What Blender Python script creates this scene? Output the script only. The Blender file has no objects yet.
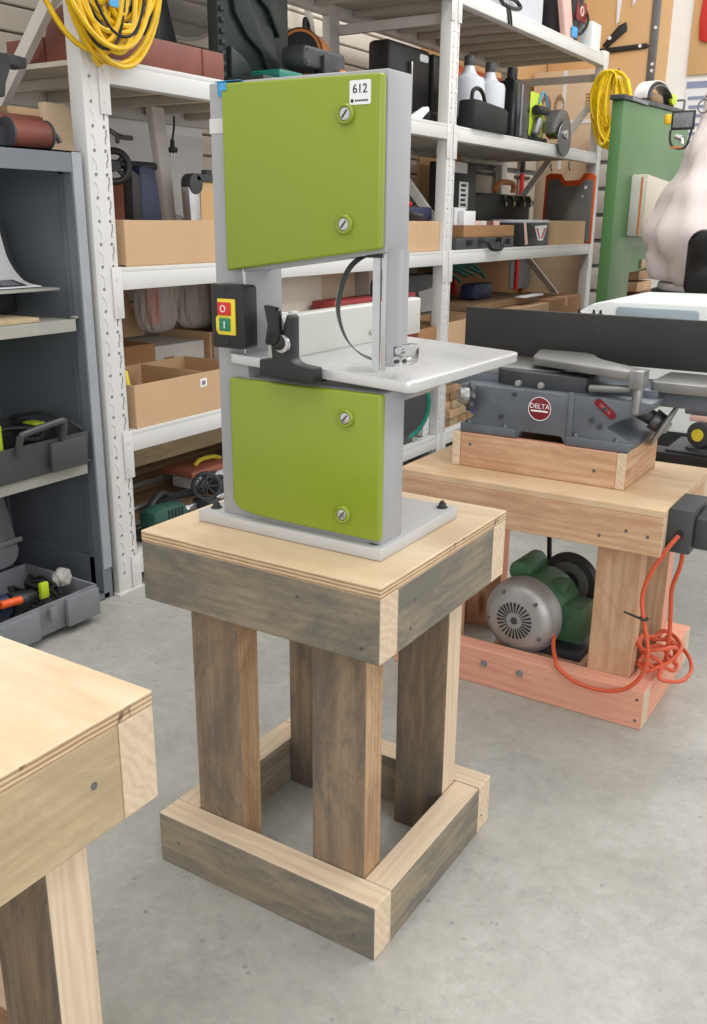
import bpy, bmesh, math, random
from mathutils import Vector, Matrix, Euler
random.seed(7)
S = bpy.context.scene
COL = S.collection
R = math.radians
# ------------------------------------------------------------------ camera, world, lights
PSI = 0.561
cam = bpy.data.cameras.new('camera'); co = bpy.data.objects.new('camera', cam); COL.objects.link(co)
cam.sensor_fit = 'VERTICAL'; cam.sensor_height = 36; cam.lens = 926.13*36/1024
cam.clip_start = .05; cam.clip_end = 60
co.matrix_world = Matrix.Translation((0, 0, 1.0567)) @ Matrix.Rotation(PSI, 4, 'Z') @ Matrix.Rotation(R(90)-.306, 4, 'X') @ Matrix.Rotation(.0083, 4, 'Z')
S.camera = co
S.view_settings.view_transform = 'Standard'; S.view_settings.look = 'None'
S.view_settings.gamma = 1; S.view_settings.use_curve_mapping = False; S.view_settings.exposure = 0.0
w = bpy.data.worlds.new('world'); S.world = w; w.use_nodes = True
bg = w.node_tree.nodes['Background']; bg.inputs[0].default_value = (1, .99, .975, 1); bg.inputs[1].default_value = .92
def area(name, loc, sx, sy, power, col=(1, .985, .95), rot=(0, 0, 0)):
    l = bpy.data.lights.new(name, 'AREA'); l.shape = 'RECTANGLE'; l.size = sx; l.size_y = sy; l.energy = power; l.color = col
    o = bpy.data.objects.new(name, l); o.location = loc; o.rotation_euler = rot; COL.objects.link(o); return o
area('ceiling_lamp_light', (-.9, .2, 3.4), .5, 3.0, 24)
area('ceiling_lamp_light', (-.9, 4.2, 3.4), .5, 3.0, 48)
area('ceiling_lamp_light', (1.4, 1.5, 3.4), .5, 3.4, 30)
area('ceiling_lamp_light', (1.0, 5.0, 3.4), .5, 3.4, 60)
area('window_light', (2.6, -1.6, 1.9), 2.6, 1.8, 52, (1, 1, 1), (R(84), 0, R(52)))  # added soft fill from behind the camera to flatten contrast, no actual window

# ------------------------------------------------------------------ materials
def lin(c):
    return tuple(((v/255)/12.92 if v/255 <= .04045 else ((v/255+.055)/1.055)**2.4) for v in c)+(1,)
def base(name):
    m = bpy.data.materials.new(name); m.use_nodes = True; nt = m.node_tree
    return m, nt, nt.nodes['Principled BSDF']
def N(nt, t, **k):
    n = nt.nodes.new(t)
    for a, b in k.items(): setattr(n, a, b)
    return n
def ramp(nt, stops):
    r = N(nt, 'ShaderNodeValToRGB'); e = r.color_ramp.elements
    while len(e) < len(stops): e.new(.5)
    for i, (p, c) in enumerate(stops): e[i].position = p; e[i].color = c
    return r
def plain(name, c, rough=.5, metal=0, var=.08, scale=12, bump=.0, spec=.5, trans=0, alpha=1, coat=0):
    m, nt, b = base(name); L = nt.links.new
    c = lin(c); tc = N(nt, 'ShaderNodeTexCoord'); n = N(nt, 'ShaderNodeTexNoise'); n.inputs['Scale'].default_value = scale; n.inputs['Detail'].default_value = 5
    L(tc.outputs['Object'], n.inputs['Vector'])
    lo = tuple(v*(1-var) for v in c[:3])+(1,); hi = tuple(min(1, v*(1+var)) for v in c[:3])+(1,)
    r = ramp(nt, [(.3, lo), (.7, hi)]); L(n.outputs[0], r.inputs[0]); L(r.outputs[0], b.inputs['Base Color'])
    b.inputs['Roughness'].default_value = rough; b.inputs['Metallic'].default_value = metal
    b.inputs['Specular IOR Level'].default_value = spec; b.inputs['Transmission Weight'].default_value = trans; b.inputs['Alpha'].default_value = alpha
    b.inputs['Coat Weight'].default_value = coat
    if bump:
        n2 = N(nt, 'ShaderNodeTexNoise'); n2.inputs['Scale'].default_value = scale*8; L(tc.outputs['Object'], n2.inputs['Vector'])
        bp = N(nt, 'ShaderNodeBump'); bp.inputs['Strength'].default_value = bump; bp.inputs['Distance'].default_value = .003
        L(n2.outputs[0], bp.inputs['Height']); L(bp.outputs[0], b.inputs['Normal'])
    return m
def wood(name, axis, dark, mid, light, ring=22, stain=None, stain_amt=.5, rough=.75, rv=1.0, streak=14, knot=None, ringmix=.5):
    """sawn timber; grain runs along the given axis"""
    m, nt, b = base(name); L = nt.links.new
    tc = N(nt, 'ShaderNodeTexCoord'); oi = N(nt, 'ShaderNodeObjectInfo')
    off = N(nt, 'ShaderNodeVectorMath', operation='SCALE'); off.inputs[0].default_value = (3.1, 7.7, 5.3); L(oi.outputs['Random'], off.inputs['Scale'])
    add = N(nt, 'ShaderNodeVectorMath', operation='ADD'); L(tc.outputs['Object'], add.inputs[0]); L(off.outputs[0], add.inputs[1])
    mp = N(nt, 'ShaderNodeMapping'); sc = [1, 1, 1]; sc['xyz'.index(axis)] = .06; mp.inputs['Scale'].default_value = sc; L(add.outputs[0], mp.inputs[0])
    n = N(nt, 'ShaderNodeTexNoise'); n.inputs['Scale'].default_value = ring*2.2; n.inputs['Detail'].default_value = 12; n.inputs['Roughness'].default_value = .78; L(mp.outputs[0], n.inputs['Vector'])
    # growth rings
    mp2 = N(nt, 'ShaderNodeMapping'); sc = [1, 1, 1]; sc['xyz'.index(axis)] = .12; mp2.inputs['Scale'].default_value = sc; L(add.outputs[0], mp2.inputs[0])
    wv = N(nt, 'ShaderNodeTexWave', wave_type='RINGS', rings_direction=axis.upper()); wv.inputs['Scale'].default_value = ring; wv.inputs['Distortion'].default_value = 9; wv.inputs['Detail'].default_value = 4; wv.inputs['Detail Scale'].default_value = 1.1
    L(mp2.outputs[0], wv.inputs['Vector'])
    mx = N(nt, 'ShaderNodeMix', data_type='FLOAT'); mx.inputs[0].default_value = ringmix; L(n.outputs[0], mx.inputs[2]); L(wv.outputs['Fac'], mx.inputs[3])
    r = ramp(nt, [(.2, lin(dark)), (.5, lin(mid)), (.78, lin(light))]); L(mx.outputs[0], r.inputs[0])
    outc = r.outputs[0]
    if stain:
        mp3 = N(nt, 'ShaderNodeMapping'); sc = [1, 1, 1]; sc['xyz'.index(axis)] = .3; mp3.inputs['Scale'].default_value = sc; L(add.outputs[0], mp3.inputs[0])
        n3 = N(nt, 'ShaderNodeTexNoise'); n3.inputs['Scale'].default_value = streak; n3.inputs['Detail'].default_value = 12; n3.inputs['Roughness'].default_value = .8; n3.inputs['Distortion'].default_value = .6; L(mp3.outputs[0], n3.inputs['Vector'])
        rr = ramp(nt, [(.43, (0, 0, 0, 1)), (.56, (stain_amt,)*3+(1,))]); L(n3.outputs[0], rr.inputs[0])
        mc = N(nt, 'ShaderNodeMix', data_type='RGBA'); L(rr.outputs[0], mc.inputs[0]); L(outc, mc.inputs[6]); mc.inputs[7].default_value = lin(stain); outc = mc.outputs[2]
    if knot:
        vo = N(nt, 'ShaderNodeTexVoronoi'); vo.inputs['Scale'].default_value = 9; vo.inputs['Randomness'].default_value = 1; L(mp3.outputs[0] if stain else add.outputs[0], vo.inputs['Vector'])
        rk = ramp(nt, [(.05, (.85,)*3+(1,)), (.13, (0, 0, 0, 1))]); L(vo.outputs['Distance'], rk.inputs[0])
        mk = N(nt, 'ShaderNodeMix', data_type='RGBA'); L(rk.outputs[0], mk.inputs[0]); L(outc, mk.inputs[6]); mk.inputs[7].default_value = lin(knot); outc = mk.outputs[2]
    # piece to piece tone
    hsv = N(nt, 'ShaderNodeHueSaturation'); mr = N(nt, 'ShaderNodeMapRange'); mr.inputs[3].default_value = 1-.09*rv; mr.inputs[4].default_value = 1+.09*rv; L(oi.outputs['Random'], mr.inputs[0]); L(mr.outputs[0], hsv.inputs['Value']); L(outc, hsv.inputs['Color'])
    L(hsv.outputs[0], b.inputs['Base Color']); b.inputs['Roughness'].default_value = rough; b.inputs['Specular IOR Level'].default_value = .25
    bp = N(nt, 'ShaderNodeBump'); bp.inputs['Strength'].default_value = .35; bp.inputs['Distance'].default_value = .002; L(mx.outputs[0], bp.inputs['Height']); L(bp.outputs[0], b.inputs['Normal'])
    return m
def plytop(name, dark, light, edge=False, scale=7, axis='x'):
    m, nt, b = base(name); L = nt.links.new
    tc = N(nt, 'ShaderNodeTexCoord'); mp = N(nt, 'ShaderNodeMapping')
    if edge:
        n = N(nt, 'ShaderNodeTexNoise'); n.inputs['Scale'].default_value = 60; n.inputs['Detail'].default_value = 4; mp.inputs['Scale'].default_value = (.5, .5, 1); L(tc.outputs['Object'], mp.inputs[0]); L(mp.outputs[0], n.inputs['Vector'])
        wv = N(nt, 'ShaderNodeTexWave', wave_type='BANDS', bands_direction='Z'); wv.inputs['Scale'].default_value = 58; wv.inputs['Distortion'].default_value = 1.2; wv.inputs['Detail'].default_value = 2; wv.inputs['Detail Scale'].default_value = .4; L(tc.outputs['Object'], wv.inputs['Vector'])
        mx = N(nt, 'ShaderNodeMix', data_type='FLOAT'); mx.inputs[0].default_value = .55; L(n.outputs[0], mx.inputs[2]); L(wv.outputs['Fac'], mx.inputs[3])
        # rough dark voids in the core veneers
        n2 = N(nt, 'ShaderNodeTexNoise'); n2.inputs['Scale'].default_value = 34; n2.inputs['Detail'].default_value = 3; L(tc.outputs['Object'], n2.inputs['Vector'])
        r = ramp(nt, [(.25, lin(dark)), (.7, lin(light))]); L(mx.outputs[0], r.inputs[0])
        rk = ramp(nt, [(.68, (0, 0, 0, 1)), (.74, (.8, .8, .8, 1))]); L(n2.outputs[0], rk.inputs[0])
        mk = N(nt, 'ShaderNodeMix', data_type='RGBA'); L(rk.outputs[0], mk.inputs[0]); L(r.outputs[0], mk.inputs[6]); mk.inputs[7].default_value = lin((90, 60, 45)); L(mk.outputs[2], b.inputs['Base Color'])
    else:
        sc = [1, 1, 1]; sc['xyz'.index(axis)] = .25; mp.inputs['Scale'].default_value = sc; L(tc.outputs['Object'], mp.inputs[0])
        n = N(nt, 'ShaderNodeTexNoise'); n.inputs['Scale'].default_value = scale; n.inputs['Detail'].default_value = 4; n.inputs['Distortion'].default_value = .5; L(mp.outputs[0], n.inputs['Vector'])
        wv = N(nt, 'ShaderNodeMath', operation='MULTIPLY'); wv.inputs[1].default_value = 9; L(n.outputs[0], wv.inputs[0])
        fr = N(nt, 'ShaderNodeMath', operation='PINGPONG'); fr.inputs[1].default_value = 1; L(wv.outputs[0], fr.inputs[0])
        n2 = N(nt, 'ShaderNodeTexNoise'); n2.inputs['Scale'].default_value = 80; n2.inputs['Detail'].default_value = 4; L(mp.outputs[0], n2.inputs['Vector'])
        mx = N(nt, 'ShaderNodeMix', data_type='FLOAT'); mx.inputs[0].default_value = .45; L(fr.outputs[0], mx.inputs[2]); L(n2.outputs[0], mx.inputs[3])
        r = ramp(nt, [(.15, lin(dark)), (.75, lin(light))]); L(mx.outputs[0], r.inputs[0]); L(r.outputs[0], b.inputs['Base Color'])
    b.inputs['Roughness'].default_value = .6; b.inputs['Specular IOR Level'].default_value = .3
    return m
def concrete():
    m, nt, b = base('concrete_floor'); L = nt.links.new
    tc = N(nt, 'ShaderNodeTexCoord')
    def noise(s, d=6, rgh=.6, dist=0):
        n = N(nt, 'ShaderNodeTexNoise'); n.inputs['Scale'].default_value = s; n.inputs['Detail'].default_value = d; n.inputs['Roughness'].default_value = rgh; n.inputs['Distortion'].default_value = dist; L(tc.outputs['Object'], n.inputs['Vector']); return n
    n1 = noise(2.6, 10, .72, .3); n2 = noise(34, 10, .8); n3 = noise(4.5, 12, .82, .3); n4 = noise(14, 8, .8)
    r = ramp(nt, [(.3, lin((158, 157, 151))), (.5, lin((174, 173, 167))), (.7, lin((190, 189, 184)))]); L(n1.outputs[0], r.inputs[0])
    r2 = ramp(nt, [(.36, (.80, .80, .79, 1)), (.62, (1.0, 1.0, 1.0, 1))]); L(n2.outputs[0], r2.inputs[0])
    m1 = N(nt, 'ShaderNodeMix', data_type='RGBA', blend_type='MULTIPLY'); m1.inputs[0].default_value = 1; L(r.outputs[0], m1.inputs[6]); L(r2.outputs[0], m1.inputs[7])
    # dirt specks and old stains
    r3 = ramp(nt, [(.56, (0, 0, 0, 1)), (.66, (.55, .55, .55, 1))]); L(n3.outputs[0], r3.inputs[0])
    r4 = ramp(nt, [(.52, (0, 0, 0, 1)), (.62, (1, 1, 1, 1))]); L(n4.outputs[0], r4.inputs[0])
    mm = N(nt, 'ShaderNodeMath', operation='MULTIPLY'); L(r3.outputs[0], mm.inputs[0]); L(r4.outputs[0], mm.inputs[1])
    m2 = N(nt, 'ShaderNodeMix', data_type='RGBA'); L(mm.outputs[0], m2.inputs[0]); L(m1.outputs[2], m2.inputs[6]); m2.inputs[7].default_value = lin((104, 103, 98))
    # dark drops
    vd = N(nt, 'ShaderNodeTexVoronoi'); vd.inputs['Scale'].default_value = 24; L(tc.outputs['Object'], vd.inputs['Vector'])
    rd = ramp(nt, [(.075, (.6, .6, .6, 1)), (.13, (0, 0, 0, 1))]); L(vd.outputs['Distance'], rd.inputs[0])
    gate = noise(1.1, 3); rg = ramp(nt, [(.44, (0, 0, 0, 1)), (.56, (1, 1, 1, 1))]); L(gate.outputs[0], rg.inputs[0])
    md = N(nt, 'ShaderNodeMath', operation='MULTIPLY'); L(rd.outputs[0], md.inputs[0]); L(rg.outputs[0], md.inputs[1])
    m4 = N(nt, 'ShaderNodeMix', data_type='RGBA'); L(md.outputs[0], m4.inputs[0]); L(m2.outputs[2], m4.inputs[6]); m4.inputs[7].default_value = lin((110, 108, 104))
    # hairline cracks
    wob = noise(3.5, 10, .7); wv = N(nt, 'ShaderNodeVectorMath', operation='SCALE'); wv.inputs['Scale'].default_value = .55; L(wob.outputs['Color'], wv.inputs[0])
    ad = N(nt, 'ShaderNodeVectorMath', operation='ADD'); L(tc.outputs['Object'], ad.inputs[0]); L(wv.outputs[0], ad.inputs[1])
    vo = N(nt, 'ShaderNodeTexVoronoi', feature='DISTANCE_TO_EDGE'); vo.inputs['Scale'].default_value = 1.15; L(ad.outputs[0], vo.inputs['Vector'])
    rc = ramp(nt, [(.0016, (.30, .30, .30, 1)), (.0036, (0, 0, 0, 1))]); L(vo.outputs['Distance'], rc.inputs[0])
    m3 = N(nt, 'ShaderNodeMix', data_type='RGBA'); L(rc.outputs[0], m3.inputs[0]); L(m4.outputs[2], m3.inputs[6]); m3.inputs[7].default_value = lin((110, 108, 104))
    L(m3.outputs[2], b.inputs['Base Color'])
    rr = ramp(nt, [(.3, (.30, .30, .30, 1)), (.7, (.5, .5, .5, 1))]); L(n3.outputs[0], rr.inputs[0]); L(rr.outputs[0], b.inputs['Roughness'])
    b.inputs['Specular IOR Level'].default_value = .45
    bp = N(nt, 'ShaderNodeBump'); bp.inputs['Strength'].default_value = .12; bp.inputs['Distance'].default_value = .002; L(n2.outputs[0], bp.inputs['Height']); L(bp.outputs[0], b.inputs['Normal'])
    return m
G1, G2, G3 = (98, 92, 82), (132, 123, 108), (156, 146, 128)
B1, B2, B3 = (96, 82, 66), (128, 110, 90), (150, 132, 110)
M = {}
for ax in 'xyz':
    M['grey_'+ax] = wood('weathered_timber_'+ax, ax, (118, 108, 92), (148, 136, 116), (170, 158, 136), stain=(108, 107, 102), stain_amt=.8, streak=12, ringmix=.12)
    M['leg_'+ax] = wood('weathered_leg_timber_'+ax, ax, (110, 94, 76), (144, 124, 102), (170, 148, 124), stain=(96, 93, 88), stain_amt=.75, streak=11, ringmix=.10)
    M['fresh_'+ax] = wood('sawn_edge_timber_'+ax, ax, (192, 168, 140), (212, 192, 166), (226, 208, 184), ring=26, ringmix=.16, rv=.5)
    M['tan_'+ax] = wood('tan_edge_timber_'+ax, ax, (150, 122, 92), (180, 150, 116), (202, 174, 140), ring=26, stain=(122, 84, 62), stain_amt=.45, ringmix=.15)
    M['pink_'+ax] = wood('red_fir_timber_'+ax, ax, (204, 136, 116), (224, 160, 138), (234, 178, 156), ring=24, ringmix=.2, knot=(150, 76, 56), stain=(230, 172, 142), stain_amt=.6, rv=.5)
    M['fir_'+ax] = wood('orange_fir_timber_'+ax, ax, (186, 148, 116), (206, 170, 136), (220, 190, 158), ring=24, ringmix=.22, stain=(178, 132, 102), stain_amt=.5, knot=(130, 84, 60), rv=.5)
    M['yel_'+ax] = wood('yellow_pine_timber_'+ax, ax, (172, 150, 118), (190, 168, 134), (202, 184, 154), ring=20, ringmix=.15, stain=(160, 144, 116), stain_amt=.5, rv=.3)
    M['board_'+ax] = wood('brown_board_timber_'+ax, ax, (130, 104, 80), (158, 130, 102), (182, 154, 124), ringmix=.2)
M['ply'] = plytop('plywood_face', (206, 180, 146), (230, 210, 180), scale=2.5)
M['plyfg'] = plytop('plywood_face_figured', (220, 192, 156), (238, 218, 190), scale=3.0)
M['plyedge'] = plytop('plywood_edge', (160, 128, 96), (214, 190, 156), edge=True)
M['mdf'] = plytop('particle_board_face', (200, 168, 132), (216, 188, 154), scale=9)
M['floor'] = concrete()
M['white'] = plain('white_powder_coat', (214, 214, 212), .42, var=.03, scale=5)
M['offwhite'] = plain('aged_white_paint', (208, 205, 200), .5, var=.05)
M['wall'] = plain('white_wall_paint', (244, 243, 240), .8, var=.02)
M['slat'] = plain('cream_slatwall', (234, 226, 212), .6, var=.03)
M['slatgap'] = plain('slatwall_groove', (130, 122, 112), .8)
M['peg'] = plain('tan_hardboard', (216, 176, 126), .6, var=.04, scale=3)
M['card'] = plain('cardboard', (198, 164, 128), .85, var=.04, scale=4)
M['cardlight'] = plain('light_cardboard', (214, 190, 160), .85, var=.03, scale=4)
M['carddark'] = plain('brown_cardboard', (166, 124, 86), .85, var=.06, scale=4)
M['cream'] = plain('cream_board', (206, 198, 184), .7, var=.02)
M['green'] = plain('lime_green_enamel', (135, 153, 44), .28, var=.03, scale=3, spec=.5)
M['silver'] = plain('silver_grey_paint', (160, 162, 166), .35, metal=.0, var=.02, spec=.6)
M['plate'] = plain('silver_painted_plate', (190, 190, 190), .4, var=.04, scale=9)
M['alu'] = plain('machined_aluminium', (200, 202, 204), .28, metal=.75, var=.05, scale=30)
M['tabletop'] = plain('cast_saw_table', (206, 207, 208), .3, metal=.35, var=.05, scale=14)
M['chrome'] = plain('chrome', (200, 200, 200), .18, metal=1)
M['steel'] = plain('dull_steel', (120, 120, 122), .4, metal=.7, var=.15)
M['black'] = plain('black_plastic', (34, 34, 36), .45)
M['blackgl'] = plain('black_gloss', (24, 24, 26), .2)
M['rubber'] = plain('black_rubber', (26, 26, 27), .7)
M['dkgrey'] = plain('dark_grey_plastic', (66, 68, 70), .5)
M['mdgrey'] = plain('mid_grey_plastic', (122, 125, 130), .5)
M['cab'] = plain('grey_steel_cabinet', (112, 118, 126), .42, var=.04)
M['cablip'] = plain('light_grey_shelf_edge', (158, 158, 150), .5)
M['cast'] = plain('blue_grey_cast_iron', (104, 110, 118), .45, metal=.3, var=.18, scale=10, bump=.1)
M['castdk'] = plain('dark_cast_iron', (70, 72, 76), .5, metal=.3, var=.2, scale=10, bump=.1)
M['fence'] = plain('black_painted_steel', (46, 45, 44), .55, var=.12, scale=8)
M['bedtop'] = plain('ground_iron_table', (150, 150, 148), .35, metal=.55, var=.15, scale=12)
M['red'] = plain('red_plastic', (200, 44, 40), .4)
M['redcase'] = plain('dull_red_case', (140, 50, 48), .5)
M['brownred'] = plain('red_brown_paint', (122, 66, 54), .5, var=.25, scale=8)
M['btngreen'] = plain('green_plastic', (30, 120, 92), .4)
M['yellow'] = plain('yellow_plastic', (226, 208, 60), .4)
M['cordyel'] = plain('yellow_cord', (226, 184, 26), .45, var=.12, scale=40)
M['cordyel2'] = plain('bright_yellow_cord', (236, 200, 20), .45, var=.12, scale=60)
M['orange'] = plain('orange_plastic', (236, 96, 36), .45)
M['cordor'] = plain('orange_cord', (206, 88, 54), .45)
M['blue'] = plain('blue_tape', (74, 158, 214), .6)
M['tape'] = plain('pale_tape', (206, 206, 204), .45)
M['navy'] = plain('navy_plastic', (38, 48, 78), .5)
M['mgreen'] = plain('machine_green_paint', (74, 118, 66), .4, var=.08, scale=2)
M['motgreen'] = plain('motor_green_paint', (66, 108, 78), .4, var=.15, scale=10)
M['bosch'] = plain('dark_green_plastic', (44, 84, 72), .45)
M['moldgreen'] = plain('dark_green_moulded_plastic', (36, 46, 44), .45, var=.15)
M['lime'] = plain('yellow_green_plastic', (190, 212, 50), .4)
M['bell'] = plain('brushed_aluminium_cover', (166, 166, 164), .4, metal=.45, var=.06)
M['cloth'] = plain('pale_pink_fabric', (226, 215, 212), .9, var=.03)
M['paper'] = plain('white_paper', (234, 235, 238), .8, var=.01)
M['ink'] = plain('dark_print', (50, 50, 52), .7)
M['machwhite'] = plain('machine_white_plastic', (226, 232, 230), .35, var=.02)
M['bluegrey'] = plain('blue_grey_panel', (158, 174, 182), .4)
M['clear'] = plain('cloudy_bottle_plastic', (196, 200, 208), .4, var=.03)
M['bag'] = plain('cloudy_plastic_bag', (226, 220, 214), .25, alpha=.4, var=.06, bump=.3, scale=6)
M['hosegreen'] = plain('green_hose', (24, 120, 104), .4)
M['redpink'] = plain('pink_board', (222, 184, 172), .7)
M['deck'] = plain('shelf_underside_paint', (196, 190, 178), .6, var=.04)
M['terracotta'] = plain('red_brown_board', (172, 104, 82), .7, var=.08)
M['castgrey'] = plain('flat_grey_plastic', (118, 118, 116), .5)
M['stile'] = plain('pale_grey_steel_edge', (156, 162, 168), .42)
M['fencewhite'] = plain('matt_anodised_aluminium', (202, 202, 196), .45, metal=.1, var=.02)
M['bolt'] = plain('zinc_bolt', (170, 172, 176), .3, metal=.8)
M['copper'] = plain('orange_metal', (206, 128, 70), .4)
M['badge'] = plain('dark_red_badge', (122, 26, 36), .4)
M['greylid'] = plain('grey_translucent_plastic', (150, 146, 140), .4, alpha=.6)
M['screen'] = plain('grey_mesh', (118, 122, 124), .6, var=.3, scale=120)

# ------------------------------------------------------------------ mesh helpers
def new(): return bmesh.new()
def _app(bm, verts, mat4):
    bmesh.ops.transform(bm, matrix=mat4, verts=verts)
def box(bm, x0, x1, y0, y1, z0, z1, bev=0, seg=2, mi=0):
    t = bmesh.new(); bmesh.ops.create_cube(t, size=1)
    bmesh.ops.scale(t, vec=(x1-x0, y1-y0, z1-z0), verts=t.verts); bmesh.ops.translate(t, vec=((x0+x1)/2, (y0+y1)/2, (z0+z1)/2), verts=t.verts)
    if bev: bmesh.ops.bevel(t, geom=t.edges[:], offset=bev, segments=seg, affect='EDGES', profile=.5)
    for f in t.faces: f.material_index = mi
    return merge(bm, t)
def merge(bm, t, mat=None):
    if mat is not None: bmesh.ops.transform(t, matrix=mat, verts=t.verts)
    me = bpy.data.meshes.new('tmp'); t.to_mesh(me); t.free(); bm.from_mesh(me); bpy.data.meshes.remove(me); return bm
def prism(bm, pts, axis, a, b, bev=0, seg=2, mi=0):
    """polygon in the two other axes (cyclic order kept x,y / x,z / y,z), extruded along axis a..b"""
    t = bmesh.new()
    def P(p, q):
        return {'x': (q, p[0], p[1]), 'y': (p[0], q, p[1]), 'z': (p[0], p[1], q)}[axis]
    v0 = [t.verts.new(P(p, a)) for p in pts]; v1 = [t.verts.new(P(p, b)) for p in pts]
    t.faces.new(v0); t.faces.new(v1[::-1]); n = len(pts)
    for i in range(n): t.faces.new((v0[i], v1[i], v1[(i+1) % n], v0[(i+1) % n]))
    bmesh.ops.recalc_face_normals(t, faces=t.faces)
    if bev: bmesh.ops.bevel(t, geom=t.edges[:], offset=bev, segments=seg, affect='EDGES', profile=.5)
    for f in t.faces: f.material_index = mi
    return merge(bm, t)
def rrect(x0, x1, y0, y1, r, n=6):
    out = []
    for cx, cy, a in ((x1-r, y1-r, 0), (x0+r, y1-r, 90), (x0+r, y0+r, 180), (x1-r, y0+r, 270)):
        for i in range(n+1):
            t = R(a+90*i/n); out.append((cx+r*math.cos(t), cy+r*math.sin(t)))
    return out
def cyl(bm, p0, p1, r0, r1=None, n=24, bev=0, cap=True):
    p0, p1 = Vector(p0), Vector(p1); d = p1-p0; r1 = r0 if r1 is None else r1
    t = bmesh.new(); bmesh.ops.create_cone(t, cap_ends=cap, segments=n, radius1=r0, radius2=r1, depth=d.length)
    if bev: bmesh.ops.bevel(t, geom=[e for e in t.edges if len(e.link_faces) == 2 and any(len(f.verts) > 4 for f in e.link_faces)], offset=bev, segments=2, affect='EDGES', profile=.5)
    q = Vector((0, 0, 1)).rotation_difference(d.normalized())
    return merge(bm, t, Matrix.Translation((p0+p1)/2) @ q.to_matrix().to_4x4())
def lathe(bm, prof, origin, axis=(0, 0, 1), n=32):
    """profile [(radius, height)] spun about axis through origin"""
    t = bmesh.new(); rings = []
    for r, h in prof:
        if r < 1e-5: rings.append([t.verts.new((0, 0, h))])
        else: rings.append([t.verts.new((r*math.cos(2*math.pi*i/n), r*math.sin(2*math.pi*i/n), h)) for i in range(n)])
    for A, B in zip(rings, rings[1:]):
        for i in range(n):
            j = (i+1) % n
            if len(A) == 1 and len(B) == 1: continue
            if len(A) == 1: t.faces.new((A[0], B[i], B[j]))
            elif len(B) == 1: t.faces.new((A[i], B[0], A[j]))
            else: t.faces.new((A[i], B[i], B[j], A[j]))
    bmesh.ops.recalc_face_normals(t, faces=t.faces)
    q = Vector((0, 0, 1)).rotation_difference(Vector(axis).normalized())
    return merge(bm, t, Matrix.Translation(origin) @ q.to_matrix().to_4x4())
def smooth_path(pts, sub=8, closed=False):
    P = [Vector(p) for p in pts]; out = []; n = len(P)
    rng = range(n if closed else n-1)
    for i in rng:
        if closed: a, b, c, d = P[(i-1) % n], P[i], P[(i+1) % n], P[(i+2) % n]
        else: a, b, c, d = P[max(i-1, 0)], P[i], P[i+1], P[min(i+2, n-1)]
        for k in range(sub):
            t = k/sub
            out.append(.5*((2*b)+(-a+c)*t+(2*a-5*b+4*c-d)*t*t+(-a+3*b-3*c+d)*t**3))
    if not closed: out.append(P[-1])
    return out
def tube(bm, pts, r, n=8, sub=8, closed=False, sm=True):
    P = smooth_path(pts, sub, closed) if sm else [Vector(p) for p in pts]
    t = bmesh.new(); rings = []; up = Vector((0, 0, 1)); m = len(P)
    prev = None
    for i, p in enumerate(P):
        d = (P[(i+1) % m]-P[i-1]) if (closed or 0 < i < m-1) else (P[1]-P[0] if i == 0 else P[-1]-P[-2])
        if d.length < 1e-9: d = Vector((0, 0, 1))
        d.normalize()
        if prev is None:
            a = d.orthogonal().normalized()
        else:
            a = prev-d*prev.dot(d)
            a = a.normalized() if a.length > 1e-6 else d.orthogonal().normalized()
        prev = a; b = d.cross(a)
        rr = r[min(int(i/(m-1)*(len(r)-1)), len(r)-1)] if isinstance(r, (list, tuple)) else r
        rings.append([t.verts.new(p+a*rr*math.cos(2*math.pi*k/n)+b*rr*math.sin(2*math.pi*k/n)) for k in range(n)])
    for i in range(m if closed else m-1):
        A, B = rings[i], rings[(i+1) % m]
        for k in range(n): t.faces.new((A[k], A[(k+1) % n], B[(k+1) % n], B[k]))
    if not closed: t.faces.new(rings[0][::-1]); t.faces.new(rings[-1])
    bmesh.ops.recalc_face_normals(t, faces=t.faces)
    return merge(bm, t)
def ribbon(bm, pts, width_vec, thick, sub=8, sm=True):
    """flat strip that follows a path; width_vec is its constant width direction"""
    P = smooth_path(pts, sub) if sm else [Vector(p) for p in pts]; wv = Vector(width_vec)
    t = bmesh.new(); rows = []
    for i, p in enumerate(P):
        d = (P[min(i+1, len(P)-1)]-P[max(i-1, 0)]).normalized(); nrm = d.cross(wv.normalized()).normalized()*thick/2
        rows.append([t.verts.new(q) for q in (p-wv/2-nrm, p+wv/2-nrm, p+wv/2+nrm, p-wv/2+nrm)])
    for A, B in zip(rows, rows[1:]):
        for k in range(4): t.faces.new((A[k], A[(k+1) % 4], B[(k+1) % 4], B[k]))
    t.faces.new(rows[0][::-1]); t.faces.new(rows[-1]); bmesh.ops.recalc_face_normals(t, faces=t.faces)
    return merge(bm, t)
def torus(bm, c, axis, R0, r, n=40, m=10):
    q = Vector((0, 0, 1)).rotation_difference(Vector(axis).normalized())
    pts = [Vector(c)+q @ Vector((R0*math.cos(2*math.pi*i/n), R0*math.sin(2*math.pi*i/n), 0)) for i in range(n)]
    return tube(bm, pts, r, m, closed=True, sm=False)
def xf(bm, mat):
    bmesh.ops.transform(bm, matrix=mat, verts=bm.verts); return bm
def wpos(o):
    v = Vector((0, 0, 0))
    while o is not None: v += o.location; o = o.parent
    return v
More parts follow.
